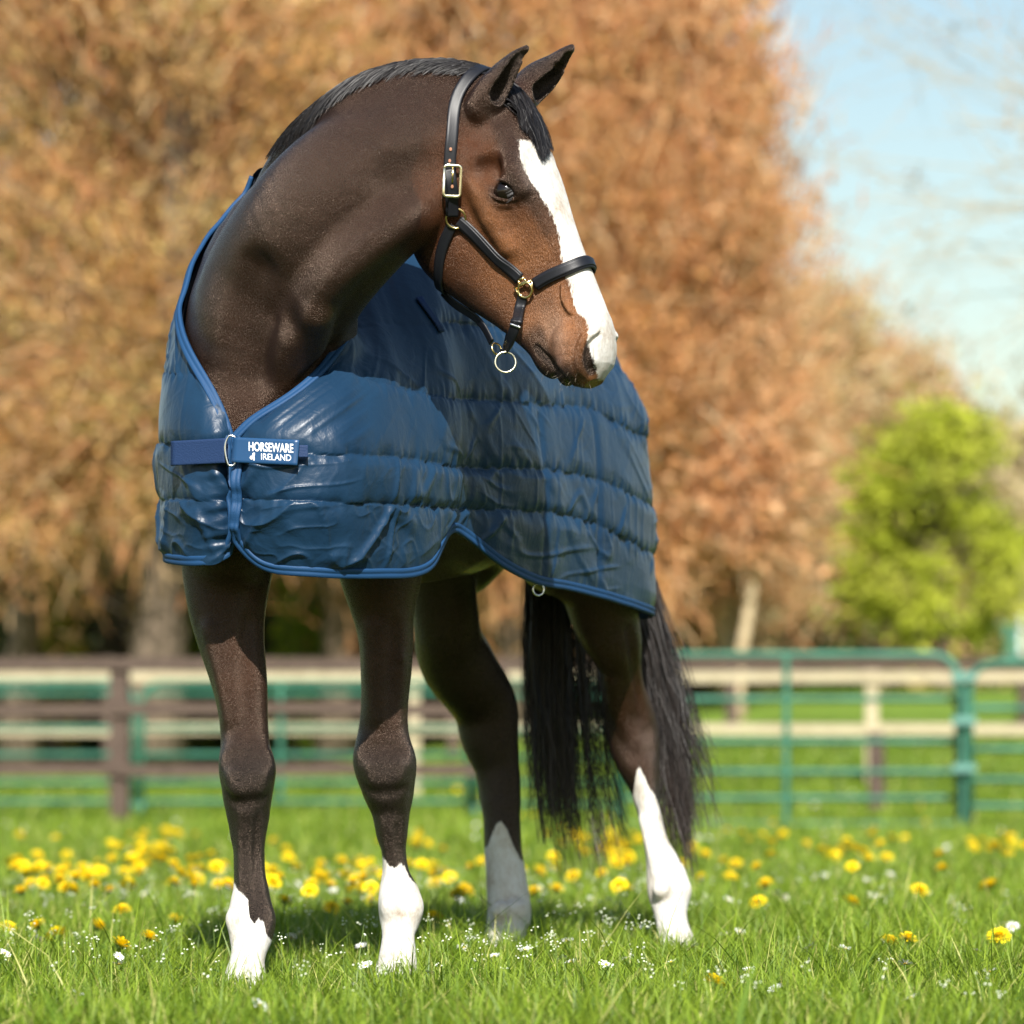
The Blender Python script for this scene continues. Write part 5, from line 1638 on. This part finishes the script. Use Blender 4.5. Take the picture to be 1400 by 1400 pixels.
NEAR_W = [(107, 1358, 'single open daisy low at the left front of the lawn'), (355, 1374, 'daisy in the grass under the near foreleg hoof'), (1150 + 33, 1266, 'largest white daisy in the right lawn'), (1155, 1265, 'white daisy left of the largest one'),
          (1213, 1287, 'white daisy just above a dandelion at right'), (1245, 1364, 'clustered white daisy at the right front of the lawn'), (676, 1307, 'daisy in front of the bluish stocking of the middle leg'), (1108, 1295, 'pair-like flat daisy in the mid right lawn'),
          (1156, 1297, 'daisy right of the flat one in the mid right lawn'), (1260, 1270, 'small flat daisy behind the tall grass at right'), (1385, 1267, 'daisy near the right border of the lawn'), (1181, 1195, 'round white daisy far in the right lawn'),
          (1223, 1219, 'lone daisy below the far one in the right lawn'), (620, 1256, 'white daisy right of the left foreleg'), (93, 1244, 'bright daisy left of the shadow in the lawn'), (105, 1235, None), (255, 1216, 'small daisy above the shadow near the foreleg'),
          (718, 1298, 'daisy by the hoof of the middle leg'), (1060, 1352, 'little daisy at the right front'), (775, 1286, 'daisy in the shaded strip behind the horse')]
for a in NEAR_W:
    if a[2]: place('w', a[0], a[1], label=a[2], group=gw)
for i in range(190):
    cx = R_.uniform(0, 1400); cy = 1100 + 130 * R_.random() ** .8 if i < 140 else R_.uniform(1225, 1330)
    place('w', cx, cy, label=far_label('w', cx, cy), group=gw)
# tiny white weed flowers nobody could count
bag = Bag(); sbag = Bag()
x, y = scatter(6.0, 12, 38, 140); 
hc = fbm(np.stack([x * 1.2, y * 1.2, 0 * x], 1), 9, 2)
for i in range(len(x)):
    if hc[i] < -.05: continue
    zc = R_.uniform(.07, .125)
    for j in range(int(R_.integers(3, 8))):
        c = np.array([x[i], y[i], zc]) + R_.normal(0, .007, 3); r = R_.uniform(.0016, .0034)
        a = np.arange(5) / 5 * 6.283
        V = np.concatenate([c + np.stack([r * np.cos(a), r * np.sin(a), 0 * a], 1), [c + np.array([0, 0, r * .8])], [c - np.array([0, 0, r * .8])]])
        jj = np.arange(5)
        bag.add(V, np.concatenate([np.stack([jj, (jj + 1) % 5, np.full(5, 5)], -1), np.stack([(jj + 1) % 5, jj, np.full(5, 6)], -1)]))
    sbag.tube(np.array([[x[i], y[i], 0], [x[i] + .004, y[i], zc * .5], [x[i], y[i], zc]]), .0007, 3, False)
link('weed_flowers', bag.mesh('weed_flowers'), mat('tiny_white_flower', (.62, .66, .50), .7), kind='stuff')
link('weed_stems', sbag.mesh('weed_stems'), m_stem, kind='stuff')
print('flowers', round(_t.time() - _t0, 1))
# ------------------------------------------------------------------ fences
m_greenpaint = mat('green_painted_steel', (.030, .140, .110), .55, 0, .4)
n = N(m_greenpaint); n.color(n.ramp(n.noise(n.coord((1, 1, 1)), 5, 4, .6), [(.3, (.018, .095, .060)), (.7, (.048, .170, .110))]))
m_brownwood = mat('weathered_brown_timber', (.11, .075, .055), .85, 0, .2)
n = N(m_brownwood); nz = n.noise(n.coord((3, 3, 20)), 4, 4, .6); n.color(n.ramp(nz, [(.3, (.045, .031, .025)), (.7, (.115, .082, .064))])); n.bump(nz, .5, .02)
m_palewood = mat('pale_timber', (.52, .44, .33), .8, 0, .2)  # cream timber of the rail fence on the bank
n = N(m_palewood); nz = n.noise(n.coord((2, 2, 14)), 4, 4, .6); n.color(n.ramp(nz, [(.3, (.29, .24, .15)), (.7, (.47, .41, .28))])); n.bump(nz, .4, .02)

def hurdle(x0, x1, Y0, Y1, ys, top, uprights, label, rounded=True, base_px=None, r=.024):
    """Tubular steel hurdle between two picture columns; ys are the rows of its lower rails."""
    a, b = P(x0, top, Y0), P(x1, top, Y1)
    t = thing('metal_hurdle', label, 'hurdle', tuple((a[:2] + b[:2]) / 2) + (0,), 'green metal hurdles')
    bag = Bag()
    a_low, b_low = P(x0, ys[-1], Y0), P(x1, ys[-1], Y1)
    rad = .16
    d = (b - a) / np.linalg.norm(b - a)
    path = []
    path.append(a_low)
    for k in range(7):
        an = k / 6 * math.pi / 2
        path.append(a + d * rad * (1 - math.cos(an)) + np.array([0, 0, -rad * (1 - math.sin(an))]))
    for k in range(7):
        an = k / 6 * math.pi / 2
        path.append(b - d * rad * (1 - math.sin(an)) + np.array([0, 0, -rad * (1 - math.cos(an))]))
    path.append(b_low)
    bag.tube(np.array(path), r, 8, True)
    link('outer_tube', local(bag.mesh('outer_tube'), t), m_greenpaint, t)
    for y in ys:
        g = Bag(); g.tube(np.array([P(x0 + 3, y, Y0), (P(x0, y, Y0) + P(x1, y, Y1)) / 2, P(x1 - 3, y, Y1)]), r * .82, 8, False)
        link('rail', local(g.mesh('rail'), t), m_greenpaint, t)
    for ux in uprights:
        f_ = (ux - x0) / (x1 - x0); Y = Y0 + (Y1 - Y0) * f_
        g = Bag(); g.tube(np.array([P(ux, ys[-1], Y), P(ux, (top + ys[-1]) / 2, Y), P(ux, top, Y)]) + np.array([0, -.01, 0]), r * .9, 8, False)
        link('upright', local(g.mesh('upright'), t), m_greenpaint, t)
    for xx, Y in ((x0, Y0), (x1, Y1)):
        q = P(xx, ys[-1], Y); g = Bag(); g.tube(np.array([q, (q + [q[0], q[1], float(gh(q[0], q[1]))]) / 2, [q[0], q[1], float(gh(q[0], q[1])) - .02]]), r, 8)
        link('foot', local(g.mesh('foot'), t), m_greenpaint, t)
    return t
hurdle(851, 1310, 23.0, 22.6, [956, 1014, 1055, 1091, 1127], 895, [1075], 'green tubular metal hurdle with rounded corners right of the horse')
hurdle(1326, 1800, 22.4, 21.8, [968, 1024, 1066, 1102, 1137], 906, [1560], 'green metal hurdle cut off by the right border of the photo')
hurdle(194, 640, 26.5, 25.5, [948, 996, 1032, 1070, 1096], 934, [384], 'green metal hurdle seen between the forelegs of the horse')
hurdle(-270, 184, 27.0, 26.6, [948, 996, 1032, 1070, 1096], 934, [-40], 'green metal hurdle behind the brown post at left')
hurdle(650, 845, 25.4, 24.6, [952, 1000, 1036, 1070, 1100], 934, [], 'green metal hurdle seen behind the tail of the horse')
hc_t = thing('hurdle_clamp', 'green steel clamp post joining both hurdles at right', 'clamp post', tuple(P(1318, 1140, 22.5)))
g = Bag(); g.box(P(1318, 1040, 22.45), (.05, .05, 1.0)); link('post', local(g.mesh('post', False), hc_t), m_greenpaint, hc_t)
for yy in (925, 985, 1050):
    g = Bag(); g.box(P(1318, yy, 22.38), (.15, .05, .05)); link('clamp', local(g.mesh('clamp', False), hc_t), mat('galvanised_clamp', (.14, .30, .26), .4, .6), hc_t)

def rail_fence(name, label, cat, posts, rails, Yf, m_post, m_rail, pw, rh, group=None, post_top=905, lean=0.0):
    q0 = P(posts[0], 1000, Yf(posts[0]))
    t = thing(name, label, cat, (q0[0], q0[1], float(gh(q0[0], q0[1]))), group)
    R2 = np.random.default_rng(int(abs(posts[0])) + 5)
    for px_ in posts:
        Y = Yf(px_); tp = P(px_, post_top, Y)
        z0 = float(gh(tp[0], tp[1])) - .05
        g = Bag(); g.box([tp[0], tp[1], (tp[2] + z0) / 2], (pw, pw, tp[2] - z0), R2.normal(0, .05))
        link('post', local(g.mesh('post', False), t), m_post, t)
    for row in rails:
        for pa, pb in zip(posts[:-1], posts[1:]):
            j = R2.normal(0, 1.0)
            a, b = P(pa, row + j, Yf(pa)) + [0, -pw / 2 - .02, 0], P(pb, row + R2.normal(0, 1.0), Yf(pb)) + [0, -pw / 2 - .02, 0]
            d = b - a; L_ = np.linalg.norm(d)
            h = rh / 2
            V = np.array([a + [0, y_, z_] for y_ in (-.018, .018) for z_ in (-h, h)] + [b + [0, y_, z_] for y_ in (-.018, .018) for z_ in (-h, h)])
            g = Bag(); g.add(V, np.array([[0, 1, 3, 2], [4, 6, 7, 5], [0, 4, 5, 1], [2, 3, 7, 6], [0, 2, 6, 4], [1, 5, 7, 3]]))
            link('rail', local(g.mesh('rail', False), t), m_rail, t)
    return t
rail_fence('timber_fence', 'brown timber post and rail fence behind the forelegs', 'fence', [-260, -40, 164, 338, 526, 682], [908, 970, 1052], lambda x: 24.6 - .0006 * (x - 164), m_brownwood, m_brownwood, .125, .085, post_top=903)
rail_fence('timber_fence', 'pale timber rail fence on the bank behind the green hurdles', 'fence', [-300, 160, 336, 566, 885, 1192, 1500, 1800], [926, 997], lambda x: 31.5 - .0009 * x, m_palewood, m_palewood, .11, .088, post_top=917)
rail_fence('timber_fence', 'dark distant rail fence along the foot of the wood', 'fence', [-300, 150, 620, 1000, 1400, 1800], [908], lambda x: 37.0, m_brownwood, m_brownwood, .12, .12, post_top=898)
t = thing('timber_post', 'short brown timber post standing behind the right hurdle', 'post', tuple(P(1198, 1115, 26.5)))
g = Bag(); tp = P(1198, 1003, 26.5); g.box([tp[0], tp[1], tp[2] / 2], (.11, .11, tp[2] + .02)); link('shaft', local(g.mesh('shaft', False), t), m_brownwood, t)
# far green screen fence on the rise
t = thing('screen_fence', 'teal panel fence far off on the rise at right', 'fence', tuple(P(1300, 890, 62)))
for k in range(5):
    x0, x1 = 1110 + k * 75, 1110 + (k + 1) * 75 - 3
    if k < 4:
        a, b = P(x0, 856, 62), P(x1, 846, 62)
        g = Bag(); V = np.array([a, b, [b[0], b[1], b[2] - .10], [a[0], a[1], a[2] - .10], a + [0, .05, 0], b + [0, .05, 0], [b[0], b[1] + .05, b[2] - .10], [a[0], a[1] + .05, a[2] - .10]])
        g.add(V, np.array([[0, 3, 2, 1], [4, 5, 6, 7], [0, 1, 5, 4], [3, 7, 6, 2], [0, 4, 7, 3], [1, 2, 6, 5]])); link('rail', local(g.mesh('rail', False), t), m_greenpaint, t)
a = P(1386, 868, 61.5); g = Bag(); g.box(a + [0, 0, -.1], (.35, .06, .62)); link('panel', local(g.mesh('panel', False), t), m_greenpaint, t)
t = thing('heap_of_soil', 'long low heap of reddish soil before the far teal fence', 'soil heap', tuple(P(1230, 885, 58)))
a = np.linspace(0, 1, 24); b = np.linspace(0, math.pi, 9)
V = np.array([[P(1185 + 135 * u_, 880, 58)[0], 58 - .8 * math.cos(v_), P(1200, 880, 58)[2] - .15 + (.42 * math.sin(math.pi * u_) ** .5 * (1 + .2 * math.sin(u_ * 23))) * math.sin(v_)] for u_ in a for v_ in b])
link('soil', local(mesh_np('soil', V, grid_faces(24, 9)), t), mat('red_soil', (.36, .17, .11), .9), t)
t = thing('pale_post', 'slim pale post at the end of the far teal fence', 'post', tuple(P(1397, 890, 60)))
g = Bag(); g.box(P(1397, 868, 60), (.09, .09, .62)); link('shaft', local(g.mesh('shaft', False), t), mat('pale_paint', (.6, .65, .6), .6), t)
print('fences', round(_t.time() - _t0, 1))

# ------------------------------------------------------------------ trees
m_bark = mat('bark', (.14, .10, .07), .9, 0, .2)
n = N(m_bark); nz = n.noise(n.coord((6, 6, 1.2)), 3, 5, .6); n.color(n.ramp(nz, [(.3, (.060, .046, .034)), (.7, (.20, .150, .105))])); n.bump(nz, .8, .04)
m_palebark = mat('pale_bark', (.42, .33, .20), .9, 0, .2)
n = N(m_palebark); nz = n.noise(n.coord((6, 6, 1.2)), 3, 5, .6); n.color(n.ramp(nz, [(.3, (.28, .21, .12)), (.7, (.55, .44, .28))])); n.bump(nz, .8, .04)
m_leaf = mat('leaves', (.3, .15, .05), .7, 0, .2)
n = N(m_leaf)
tb = n.attr('tint').outputs['Color']; n.color(tb)
tr = n.node('ShaderNodeBsdfTranslucent'); n.link(tb, tr.inputs[0])
mx = n.node('ShaderNodeMixShader'); mx.inputs[0].default_value = .40
n.link(n.b.outputs[0], mx.inputs[1]); n.link(tr.outputs[0], mx.inputs[2]); n.link(mx.outputs[0], n.out.inputs[0])

def leaf_quads(c, size, tint, R_):
    k = len(c)
    a = R_.normal(size=(k, 3)); a /= np.linalg.norm(a, axis=1)[:, None]
    b = np.cross(a, R_.normal(size=(k, 3))); b /= np.linalg.norm(b, axis=1)[:, None]
    s_ = size[:, None]
    V = np.stack([c - a * s_, c + b * s_ * .55, c + a * s_, c - b * s_ * .55], 1).reshape(-1, 3)
    q = np.arange(k * 4).reshape(-1, 4)
    return V, q, np.repeat(tint, 4, axis=0)
def tree(name, label, cx, Y, base_py, crown, trunk_r, cols, nleaf, lsize, seed, bark=m_bark, group=None, limbs=26, limb_r=.03, clump=.45, shape=1.0, lean=0.0, twigs=0.0):
    """crown: (top row, bottom row, half width px). Trunk, limbs that fork towards clumps, and leaf-sized faces gathered round the clumps."""
    R_ = np.random.default_rng(seed)
    base = P(cx, base_py, Y); zg = float(gh(base[0], Y)); base[2] = zg - .1
    top, bot = P(cx, crown[0], Y)[2], P(cx, crown[1], Y)[2]
    hwid = crown[2] / F * Y
    cz, hz = (top + bot) / 2, (top - bot) / 2
    t = thing(name, label, 'tree', (base[0], base[1], zg), group)
    tb_ = Bag()
    h_tr = cz + hz * .55
    tp = np.array([base + np.array([lean * k + .12 * math.sin(k * 5 + seed), .1 * math.cos(k * 4 + seed), (h_tr - base[2]) * k]) for k in np.linspace(0, 1, 9)])
    tb_.tube(tp, np.linspace(trunk_r, trunk_r * .25, 9) * (1 + .5 * np.exp(-np.linspace(0, 1, 9) * 16)), 10)
    link('trunk', local(tb_.mesh('trunk'), t), bark, t)
    # clumps in the crown's volume
    nc = max(int(90 * shape), 24)
    th = R_.uniform(0, 2 * math.pi, nc); u_ = R_.uniform(-1, 1, nc); rr = R_.uniform(.25, 1, nc) ** .55
    taper = 1 - .45 * np.clip(u_, 0, 1) ** 2
    C = np.stack([base[0] + lean + hwid * rr * np.cos(th) * taper * np.sqrt(np.clip(1 - (np.abs(u_) ** 3), .15, 1)), Y + hwid * .8 * rr * np.sin(th) * taper, cz + hz * u_ * .96], 1)
    lb = Bag()
    for i in range(limbs):
        c = C[i % nc]
        k = np.clip((c[2] - hz * .35 - base[2]) / (h_tr - base[2]), .12, .98)
        s_ = np.array([np.interp(k, np.linspace(0, 1, 9), tp[:, j]) for j in range(3)])
        e = c + R_.normal(0, .15, 3)
        m_ = (s_ + e) / 2 + np.array([0, 0, hwid * R_.uniform(-.05, .22)]) + R_.normal(0, .12, 3)
        tt2 = np.linspace(0, 1, 8)[:, None]
        pth = (1 - tt2) ** 2 * s_ + 2 * tt2 * (1 - tt2) * m_ + tt2 ** 2 * e
        lb.tube(pth, np.linspace(limb_r * R_.uniform(.7, 1.5), limb_r * .3, 8), 6, False)
    # twigs
    for i in range(nc * 3):
        c = C[i % nc]; e = c + R_.normal(0, clump * 1.1, 3); m_ = (c + e) / 2 + R_.normal(0, .1, 3)
        lb.tube(np.array([c, m_, e]), np.linspace(limb_r * .35, limb_r * .12, 3), 4, False)
    link('limbs', local(lb.mesh('limbs'), t), bark, t)
    which = R_.integers(0, nc, nleaf)
    off = R_.normal(size=(nleaf, 3)) * clump * R_.uniform(.3, 1.1, (nleaf, 1)) * np.array([1, 1, .8])
    pos = C[which] + off
    pos[:, 2] = np.maximum(pos[:, 2], zg + .1)
    cols = np.array(cols); ci = R_.integers(0, len(cols), nc)
    mixc = cols[ci][which] * .55 + cols[R_.integers(0, len(cols), nleaf)] * .45
    tint = np.minimum(mixc * R_.uniform(.75, 1.25, (nleaf, 1)), .8)
    V, q, c = leaf_quads(pos, lsize * R_.uniform(.5, 1.3, nleaf), tint, R_)
    if twigs:
        # a haze of fine twigs between the leaves
        kt = int(nleaf * twigs)
        w2_ = R_.integers(0, nc, kt); o_ = C[w2_] + R_.normal(size=(kt, 3)) * clump * np.array([1, 1, .8]); o_[:, 2] = np.maximum(o_[:, 2], zg + .2)
        dr = (o_ - np.array([base[0], Y, cz - hz * .6])); dr /= np.linalg.norm(dr, axis=1)[:, None]; dr = dr + R_.normal(0, .55, (kt, 3)); dr /= np.linalg.norm(dr, axis=1)[:, None]
        sd2 = np.cross(dr, np.array([0, 1.0, 0])); sd2 /= np.linalg.norm(sd2, axis=1)[:, None] + 1e-9
        Lt = R_.uniform(.15, .55, (kt, 1)); Wt = R_.uniform(.006, .016, (kt, 1))
        TV = np.stack([o_ - sd2 * Wt, o_ + sd2 * Wt, o_ + dr * Lt + sd2 * Wt * .4, o_ + dr * Lt - sd2 * Wt * .4], 1).reshape(-1, 3)
        tc = np.array([(.54, .31, .14), (.44, .23, .10), (.60, .42, .24), (.50, .22, .10)])[R_.integers(0, 4, kt)] * R_.uniform(.7, 1.25, (kt, 1))
        q = np.concatenate([q, np.arange(kt * 4).reshape(-1, 4) + len(V)]); V = np.concatenate([V, TV]); c = np.concatenate([c, np.repeat(tc, 4, axis=0)])
    me = mesh_np('crown', V, q, False); put_attr(me, 'tint', 'FLOAT_COLOR', c)
    link('crown', local(me, t), m_leaf, t)
    return t
COP = [(.52, .26, .085), (.60, .30, .10), (.44, .24, .09), (.58, .37, .13), (.36, .20, .08), (.64, .43, .20), (.44, .36, .12)]
COPR = [(.58, .28, .12), (.52, .25, .10), (.64, .36, .18), (.46, .23, .10), (.58, .30, .14), (.62, .42, .24)]
OLV = [(.42, .34, .13), (.48, .38, .16), (.36, .30, .13), (.52, .40, .20), (.34, .29, .11)]
LIME = [(.38, .43, .035), (.46, .50, .045), (.28, .33, .035), (.42, .42, .07)]
HAZ = [(.56, .44, .26), (.50, .41, .25), (.60, .48, .32)]  # aerial haze put into the leaf colours of distant trees
gt = 'copper-leaved trees behind the paddock'
tree('copper_tree', 'broad coppery tree filling the left border behind the rug', 40, 40, 905, (-260, 800, 250), .20, COP + OLV[:3], 36000, .048, 11, group=gt, limbs=34, clump=.50, shape=1.6, twigs=.22)
tree('copper_tree', 'coppery tree with the thick brown trunk left of the forelegs', 205, 38.5, 900, (-300, 715, 260), .33, COP + OLV[:2], 38000, .048, 12, group=gt, limbs=36, clump=.50, shape=1.7, lean=.4, twigs=.22)
tree('copper_tree', 'coppery tree rising behind the neck and mane of the horse', 450, 41, 900, (-320, 790, 270), .20, COP, 36000, .050, 13, group=gt, limbs=32, clump=.50, shape=1.6, twigs=.22)
tree('copper_tree', 'coppery tree rising behind the poll of the horse', 690, 40, 900, (-300, 800, 260), .18, COP + COPR[:2], 36000, .050, 14, group=gt, limbs=30, clump=.50, shape=1.6, twigs=.22)
tree('copper_tree', 'reddish orange tree whose ragged side meets the open sky', 880, 39.5, 895, (-120, 830, 190), .14, COPR + COP[:3], 36000, .048, 15, m_palebark, group=gt, limbs=26, clump=.42, shape=1.7, twigs=.22)
tree('copper_tree', 'reddish tree standing behind the rump, with pale trunk', 1000, 43, 890, (250, 820, 105), .10, COPR + COP[3:5], 14000, .055, 16, m_palebark, group=gt, limbs=18, clump=.35, twigs=.22)
tree('young_tree', 'slim tree with a thin cream trunk right of the rump', 1022, 38.5, 893, (560, 760, 55), .085, COPR, 1500, .08, 17, m_palebark, limbs=10, clump=.28, shape=.5)
tree('olive_tree', 'rounded olive-brown tree beside the reddish trees at right', 1110, 56, 880, (425, 850, 140), .16, OLV + HAZ, 16000, .085, 18, limbs=24, clump=.5, twigs=.3)
tree('olive_tree', 'pale brown hazy tree sloping down behind the bright green one', 1200, 66, 878, (492, 850, 105), .18, HAZ + OLV[:1], 9000, .12, 28, limbs=20, clump=.6, twigs=.3)
tree('olive_tree', 'low hazy olive tree behind the bright green one', 1235, 72, 876, (535, 850, 130), .18, HAZ + OLV[:2], 6000, .15, 19, limbs=16, clump=.7)
tree('green_tree', 'bright lime green tree in fresh leaf at right', 1280, 50, 884, (566, 878, 122), .13, LIME, 13000, .075, 20, limbs=20, clump=.30, shape=.9)
tree('hazy_tree', 'far hazy brownish tree at the right border', 1400, 88, 872, (590, 850, 120), .20, HAZ + OLV[:1], 5000, .18, 21, limbs=14, clump=.8)
tree('hazy_tree', 'far hazy tree just past the right border', 1540, 80, 872, (610, 850, 100), .20, OLV, 4000, .18, 22, limbs=14, clump=.8)

# bushes in the shade at the foot of the wood
def bush(name, label, cx, Y, top_py, hw_px, cols, nleaf, lsize, seed, group=None):
    R_ = np.random.default_rng(seed)
    b0 = P(cx, 900, Y); zg = float(gh(b0[0], Y)); top = P(cx, top_py, Y)[2]; hw_ = hw_px / F * Y
    t = thing(name, label, 'bush', (b0[0], Y, zg), group)
    g = Bag()
    for i in range(14):
        a = R_.uniform(0, 6.28); e = np.array([b0[0] + hw_ * .6 * math.cos(a), Y + hw_ * .5 * math.sin(a), zg + (top - zg) * R_.uniform(.5, .95)])
        s_ = np.array([b0[0] + R_.normal(0, hw_ * .15), Y + R_.normal(0, .1), zg - .05])
        g.tube(np.array([s_, (s_ + e) / 2 + R_.normal(0, .06, 3), e]), np.linspace(.022, .006, 3), 5, False)
    link('stems', local(g.mesh('stems'), t), m_bark, t)
    nc = 26
    C = np.stack([b0[0] + hw_ * R_.normal(0, .45, nc), Y + hw_ * R_.normal(0, .4, nc), zg + (top - zg) * R_.uniform(.1, .92, nc)], 1)
    w = R_.integers(0, nc, nleaf); pos = C[w] + R_.normal(0, 1, (nleaf, 3)) * np.array([hw_ * .20, hw_ * .20, (top - zg) * .13])
    cols = np.array(cols); tint = cols[R_.integers(0, len(cols), nc)][w] * R_.uniform(.6, 1.3, (nleaf, 1))
    V, q, c = leaf_quads(pos, lsize * R_.uniform(.5, 1.3, nleaf), tint, R_)
    me = mesh_np('foliage', V, q, False); put_attr(me, 'tint', 'FLOAT_COLOR', c)
    link('foliage', local(me, t), m_leaf, t)
YLW = [(.42, .34, .07), (.34, .30, .07), (.50, .38, .10)]; DGR = [(.05, .09, .03), (.07, .11, .04), (.10, .12, .05)]; GRN = [(.22, .32, .03), (.30, .38, .04), (.16, .24, .03)]
bush('bush', 'yellowish bush left of the thick brown trunk', 78, 42, 790, 42, YLW, 1800, .07, 31)
bush('bush', 'dark green bush at the left border under the trees', 20, 44, 770, 60, DGR, 2600, .08, 32)
bush('bush', 'small fresh green bush right of the thick brown trunk', 268, 44, 770, 34, GRN, 1500, .07, 33)
bush('bush', 'green bush high on the bank left of the rug', 130, 46, 735, 38, GRN + YLW, 1600, .07, 34)
bush('bush', 'bright green bush seen between the forelegs', 405, 42, 790, 30, GRN, 1500, .07, 35)
bush('bush', 'large dark bush in the shade left of the thick trunk', 110, 43.5, 800, 70, DGR + [(.12, .10, .06)], 3600, .08, 42)
bush('bush', 'dark undergrowth bush right of the thick trunk', 330, 44, 805, 60, DGR + [(.10, .08, .05)], 3000, .08, 43)
bush('bush', 'dim brown bush behind the left foreleg', 470, 43, 790, 40, [(.14, .11, .06), (.10, .08, .05)], 1800, .08, 36)
bush('bush', 'olive bush seen beside the tail', 690, 42, 800, 45, YLW + OLV, 2200, .08, 37)
bush('bush', 'olive bush behind the rump of the horse', 940, 44, 815, 60, OLV + YLW, 2600, .08, 38)
bush('bush', 'green bush left of the soil heap', 1130, 56, 848, 45, [(.10, .20, .05), (.14, .24, .05)], 1800, .09, 39)
bush('bush', 'long brownish bush under the olive tree', 1100, 60, 820, 110, [(.26, .20, .11), (.30, .26, .11)], 3000, .10, 40)
bush('bush', 'grey brown bush at the foot of the lime green tree', 1300, 66, 840, 120, OLV, 3200, .12, 41)
# the depth of the wood: too far and too dense to tell one stem from another
R_ = np.random.default_rng(55)
k = 26000
x = R_.uniform(-11, 3.6, k); y = R_.uniform(47, 56, k); z = gh(x, y) + R_.random(k) ** 1.3 * 12
V, q, c = leaf_quads(np.stack([x, y, z], 1), .20 * R_.uniform(.5, 1.3, k), np.array([(.34, .26, .12), (.26, .22, .10), (.44, .29, .13)])[R_.integers(0, 3, k)] * R_.uniform(.6, 1.3, (k, 1)), R_)
me = mesh_np('wood', V, q, False); put_attr(me, 'tint', 'FLOAT_COLOR', c)
link('wood', me, m_leaf, kind='stuff')
g = Bag()
for i in range(70):
    x0 = R_.uniform(-9, 3.4); y0 = R_.uniform(45, 52); r_ = R_.uniform(.05, .16); z0 = float(gh(x0, y0))
    g.tube(np.array([[x0, y0, z0 - .1], [x0 + R_.normal(0, .15), y0, z0 + 3], [x0 + R_.normal(0, .3), y0, z0 + 7]]), np.array([r_, r_ * .8, r_ * .5]), 7, False)
link('wood_stems', g.mesh('wood_stems'), m_bark, kind='stuff')
# distant tree belt closing the horizon
k = 30000
x = R_.uniform(-150, 150, k); y = R_.uniform(118, 135, k); z = gh(x, y) + R_.random(k) * (8.2 + 1.5 * np.sin(x * .35) + .8 * np.sin(x * 1.1))
V, q, c = leaf_quads(np.stack([x, y, z], 1), .85 * R_.uniform(.5, 1.3, k), np.array([(.34, .28, .20), (.30, .27, .16), (.38, .30, .20)])[R_.integers(0, 3, k)] * R_.uniform(.7, 1.2, (k, 1)), R_)
me = mesh_np('far_wood', V, q, False); put_attr(me, 'tint', 'FLOAT_COLOR', c)
link('far_wood', me, m_leaf, kind='stuff')

# twiggy tree whose branches reach in from the right
t = thing('budding_tree', 'bare budding branches reaching in at the upper right', 'tree', tuple(P(1800, 1100, 30)[:2]) + (.2,))
R_ = np.random.default_rng(91)
g = Bag(); base = P(1800, 1000, 30); base[2] = 0
g.tube(np.array([base, base + [0, 0, 2.5], base + [-.1, 0, 5.0], base + [-.1, 0, 8]]), np.array([.2, .16, .12, .05]), 10)
link('trunk', local(g.mesh('trunk'), t), m_bark, t)
bagl = Bag(); lc = []
def branch(a, b, r, depth):
    a = np.asarray(a, float); b = np.asarray(b, float)
    m_ = (a + b) / 2 + R_.normal(0, .06, 3) * np.linalg.norm(b - a)
    s_ = np.linspace(0, 1, 7)[:, None]
    pth = (1 - s_) ** 2 * a + 2 * s_ * (1 - s_) * m_ + s_ ** 2 * b
    bagl.tube(pth, np.linspace(r, r * .4, 7), 5, False)
    if depth:
        for j in range(5 if depth > 1 else 6):
            k = R_.uniform(.3, 1); s0 = pth[int(k * 6)]
            d = (b - a) * R_.uniform(.25, .5) + R_.normal(0, .28, 3) * np.linalg.norm(b - a) * np.array([1, .8, 1])
            branch(s0, s0 + d, r * .5, depth - 1)
    else:
        for j in range(5): lc.append(pth[R_.integers(2, 7)] + R_.normal(0, .02, 3))
tr_ = lambda px_, py_, Y: P(px_, py_, Y)
for (a, b, r) in (((1780, 330, 30), (1240, 318, 30.3), .013), ((1790, 250, 30), (1290, 160, 29), .015), ((1790, 400, 30), (1385, 380, 30), .013),
                  ((1780, 200, 30), (1360, 110, 30.5), .016), ((1780, 280, 30), (1350, 250, 30), .020), ((1780, 260, 30), (1130, 210, 30.2), .011)):
    branch(P(*a), P(*b), r, 2)
for j in range(12):
    an = R_.uniform(0, 6.28); z0 = R_.uniform(2.2, 7.2)
    if math.cos(an) < -.2: an += math.pi
    s0 = np.array([base[0] - .1, 30, z0]); branch(s0, s0 + np.array([math.cos(an) * 1.9, math.sin(an) * 1.9, R_.uniform(.5, 1.6)]), .03, 2)
link('limbs', local(bagl.mesh('limbs'), t), m_palebark, t)
lc = np.array(lc)
V, q, c = leaf_quads(lc, .020 * R_.uniform(.5, 1.4, len(lc)), np.array([(.42, .22, .10), (.38, .26, .12), (.50, .24, .10)])[R_.integers(0, 3, len(lc))], R_)
me = mesh_np('buds', V, q, False); put_attr(me, 'tint', 'FLOAT_COLOR', c)
link('buds', local(me, t), m_leaf, t)
print('trees', round(_t.time() - _t0, 1))
print('total', round(_t.time() - _t0, 1))
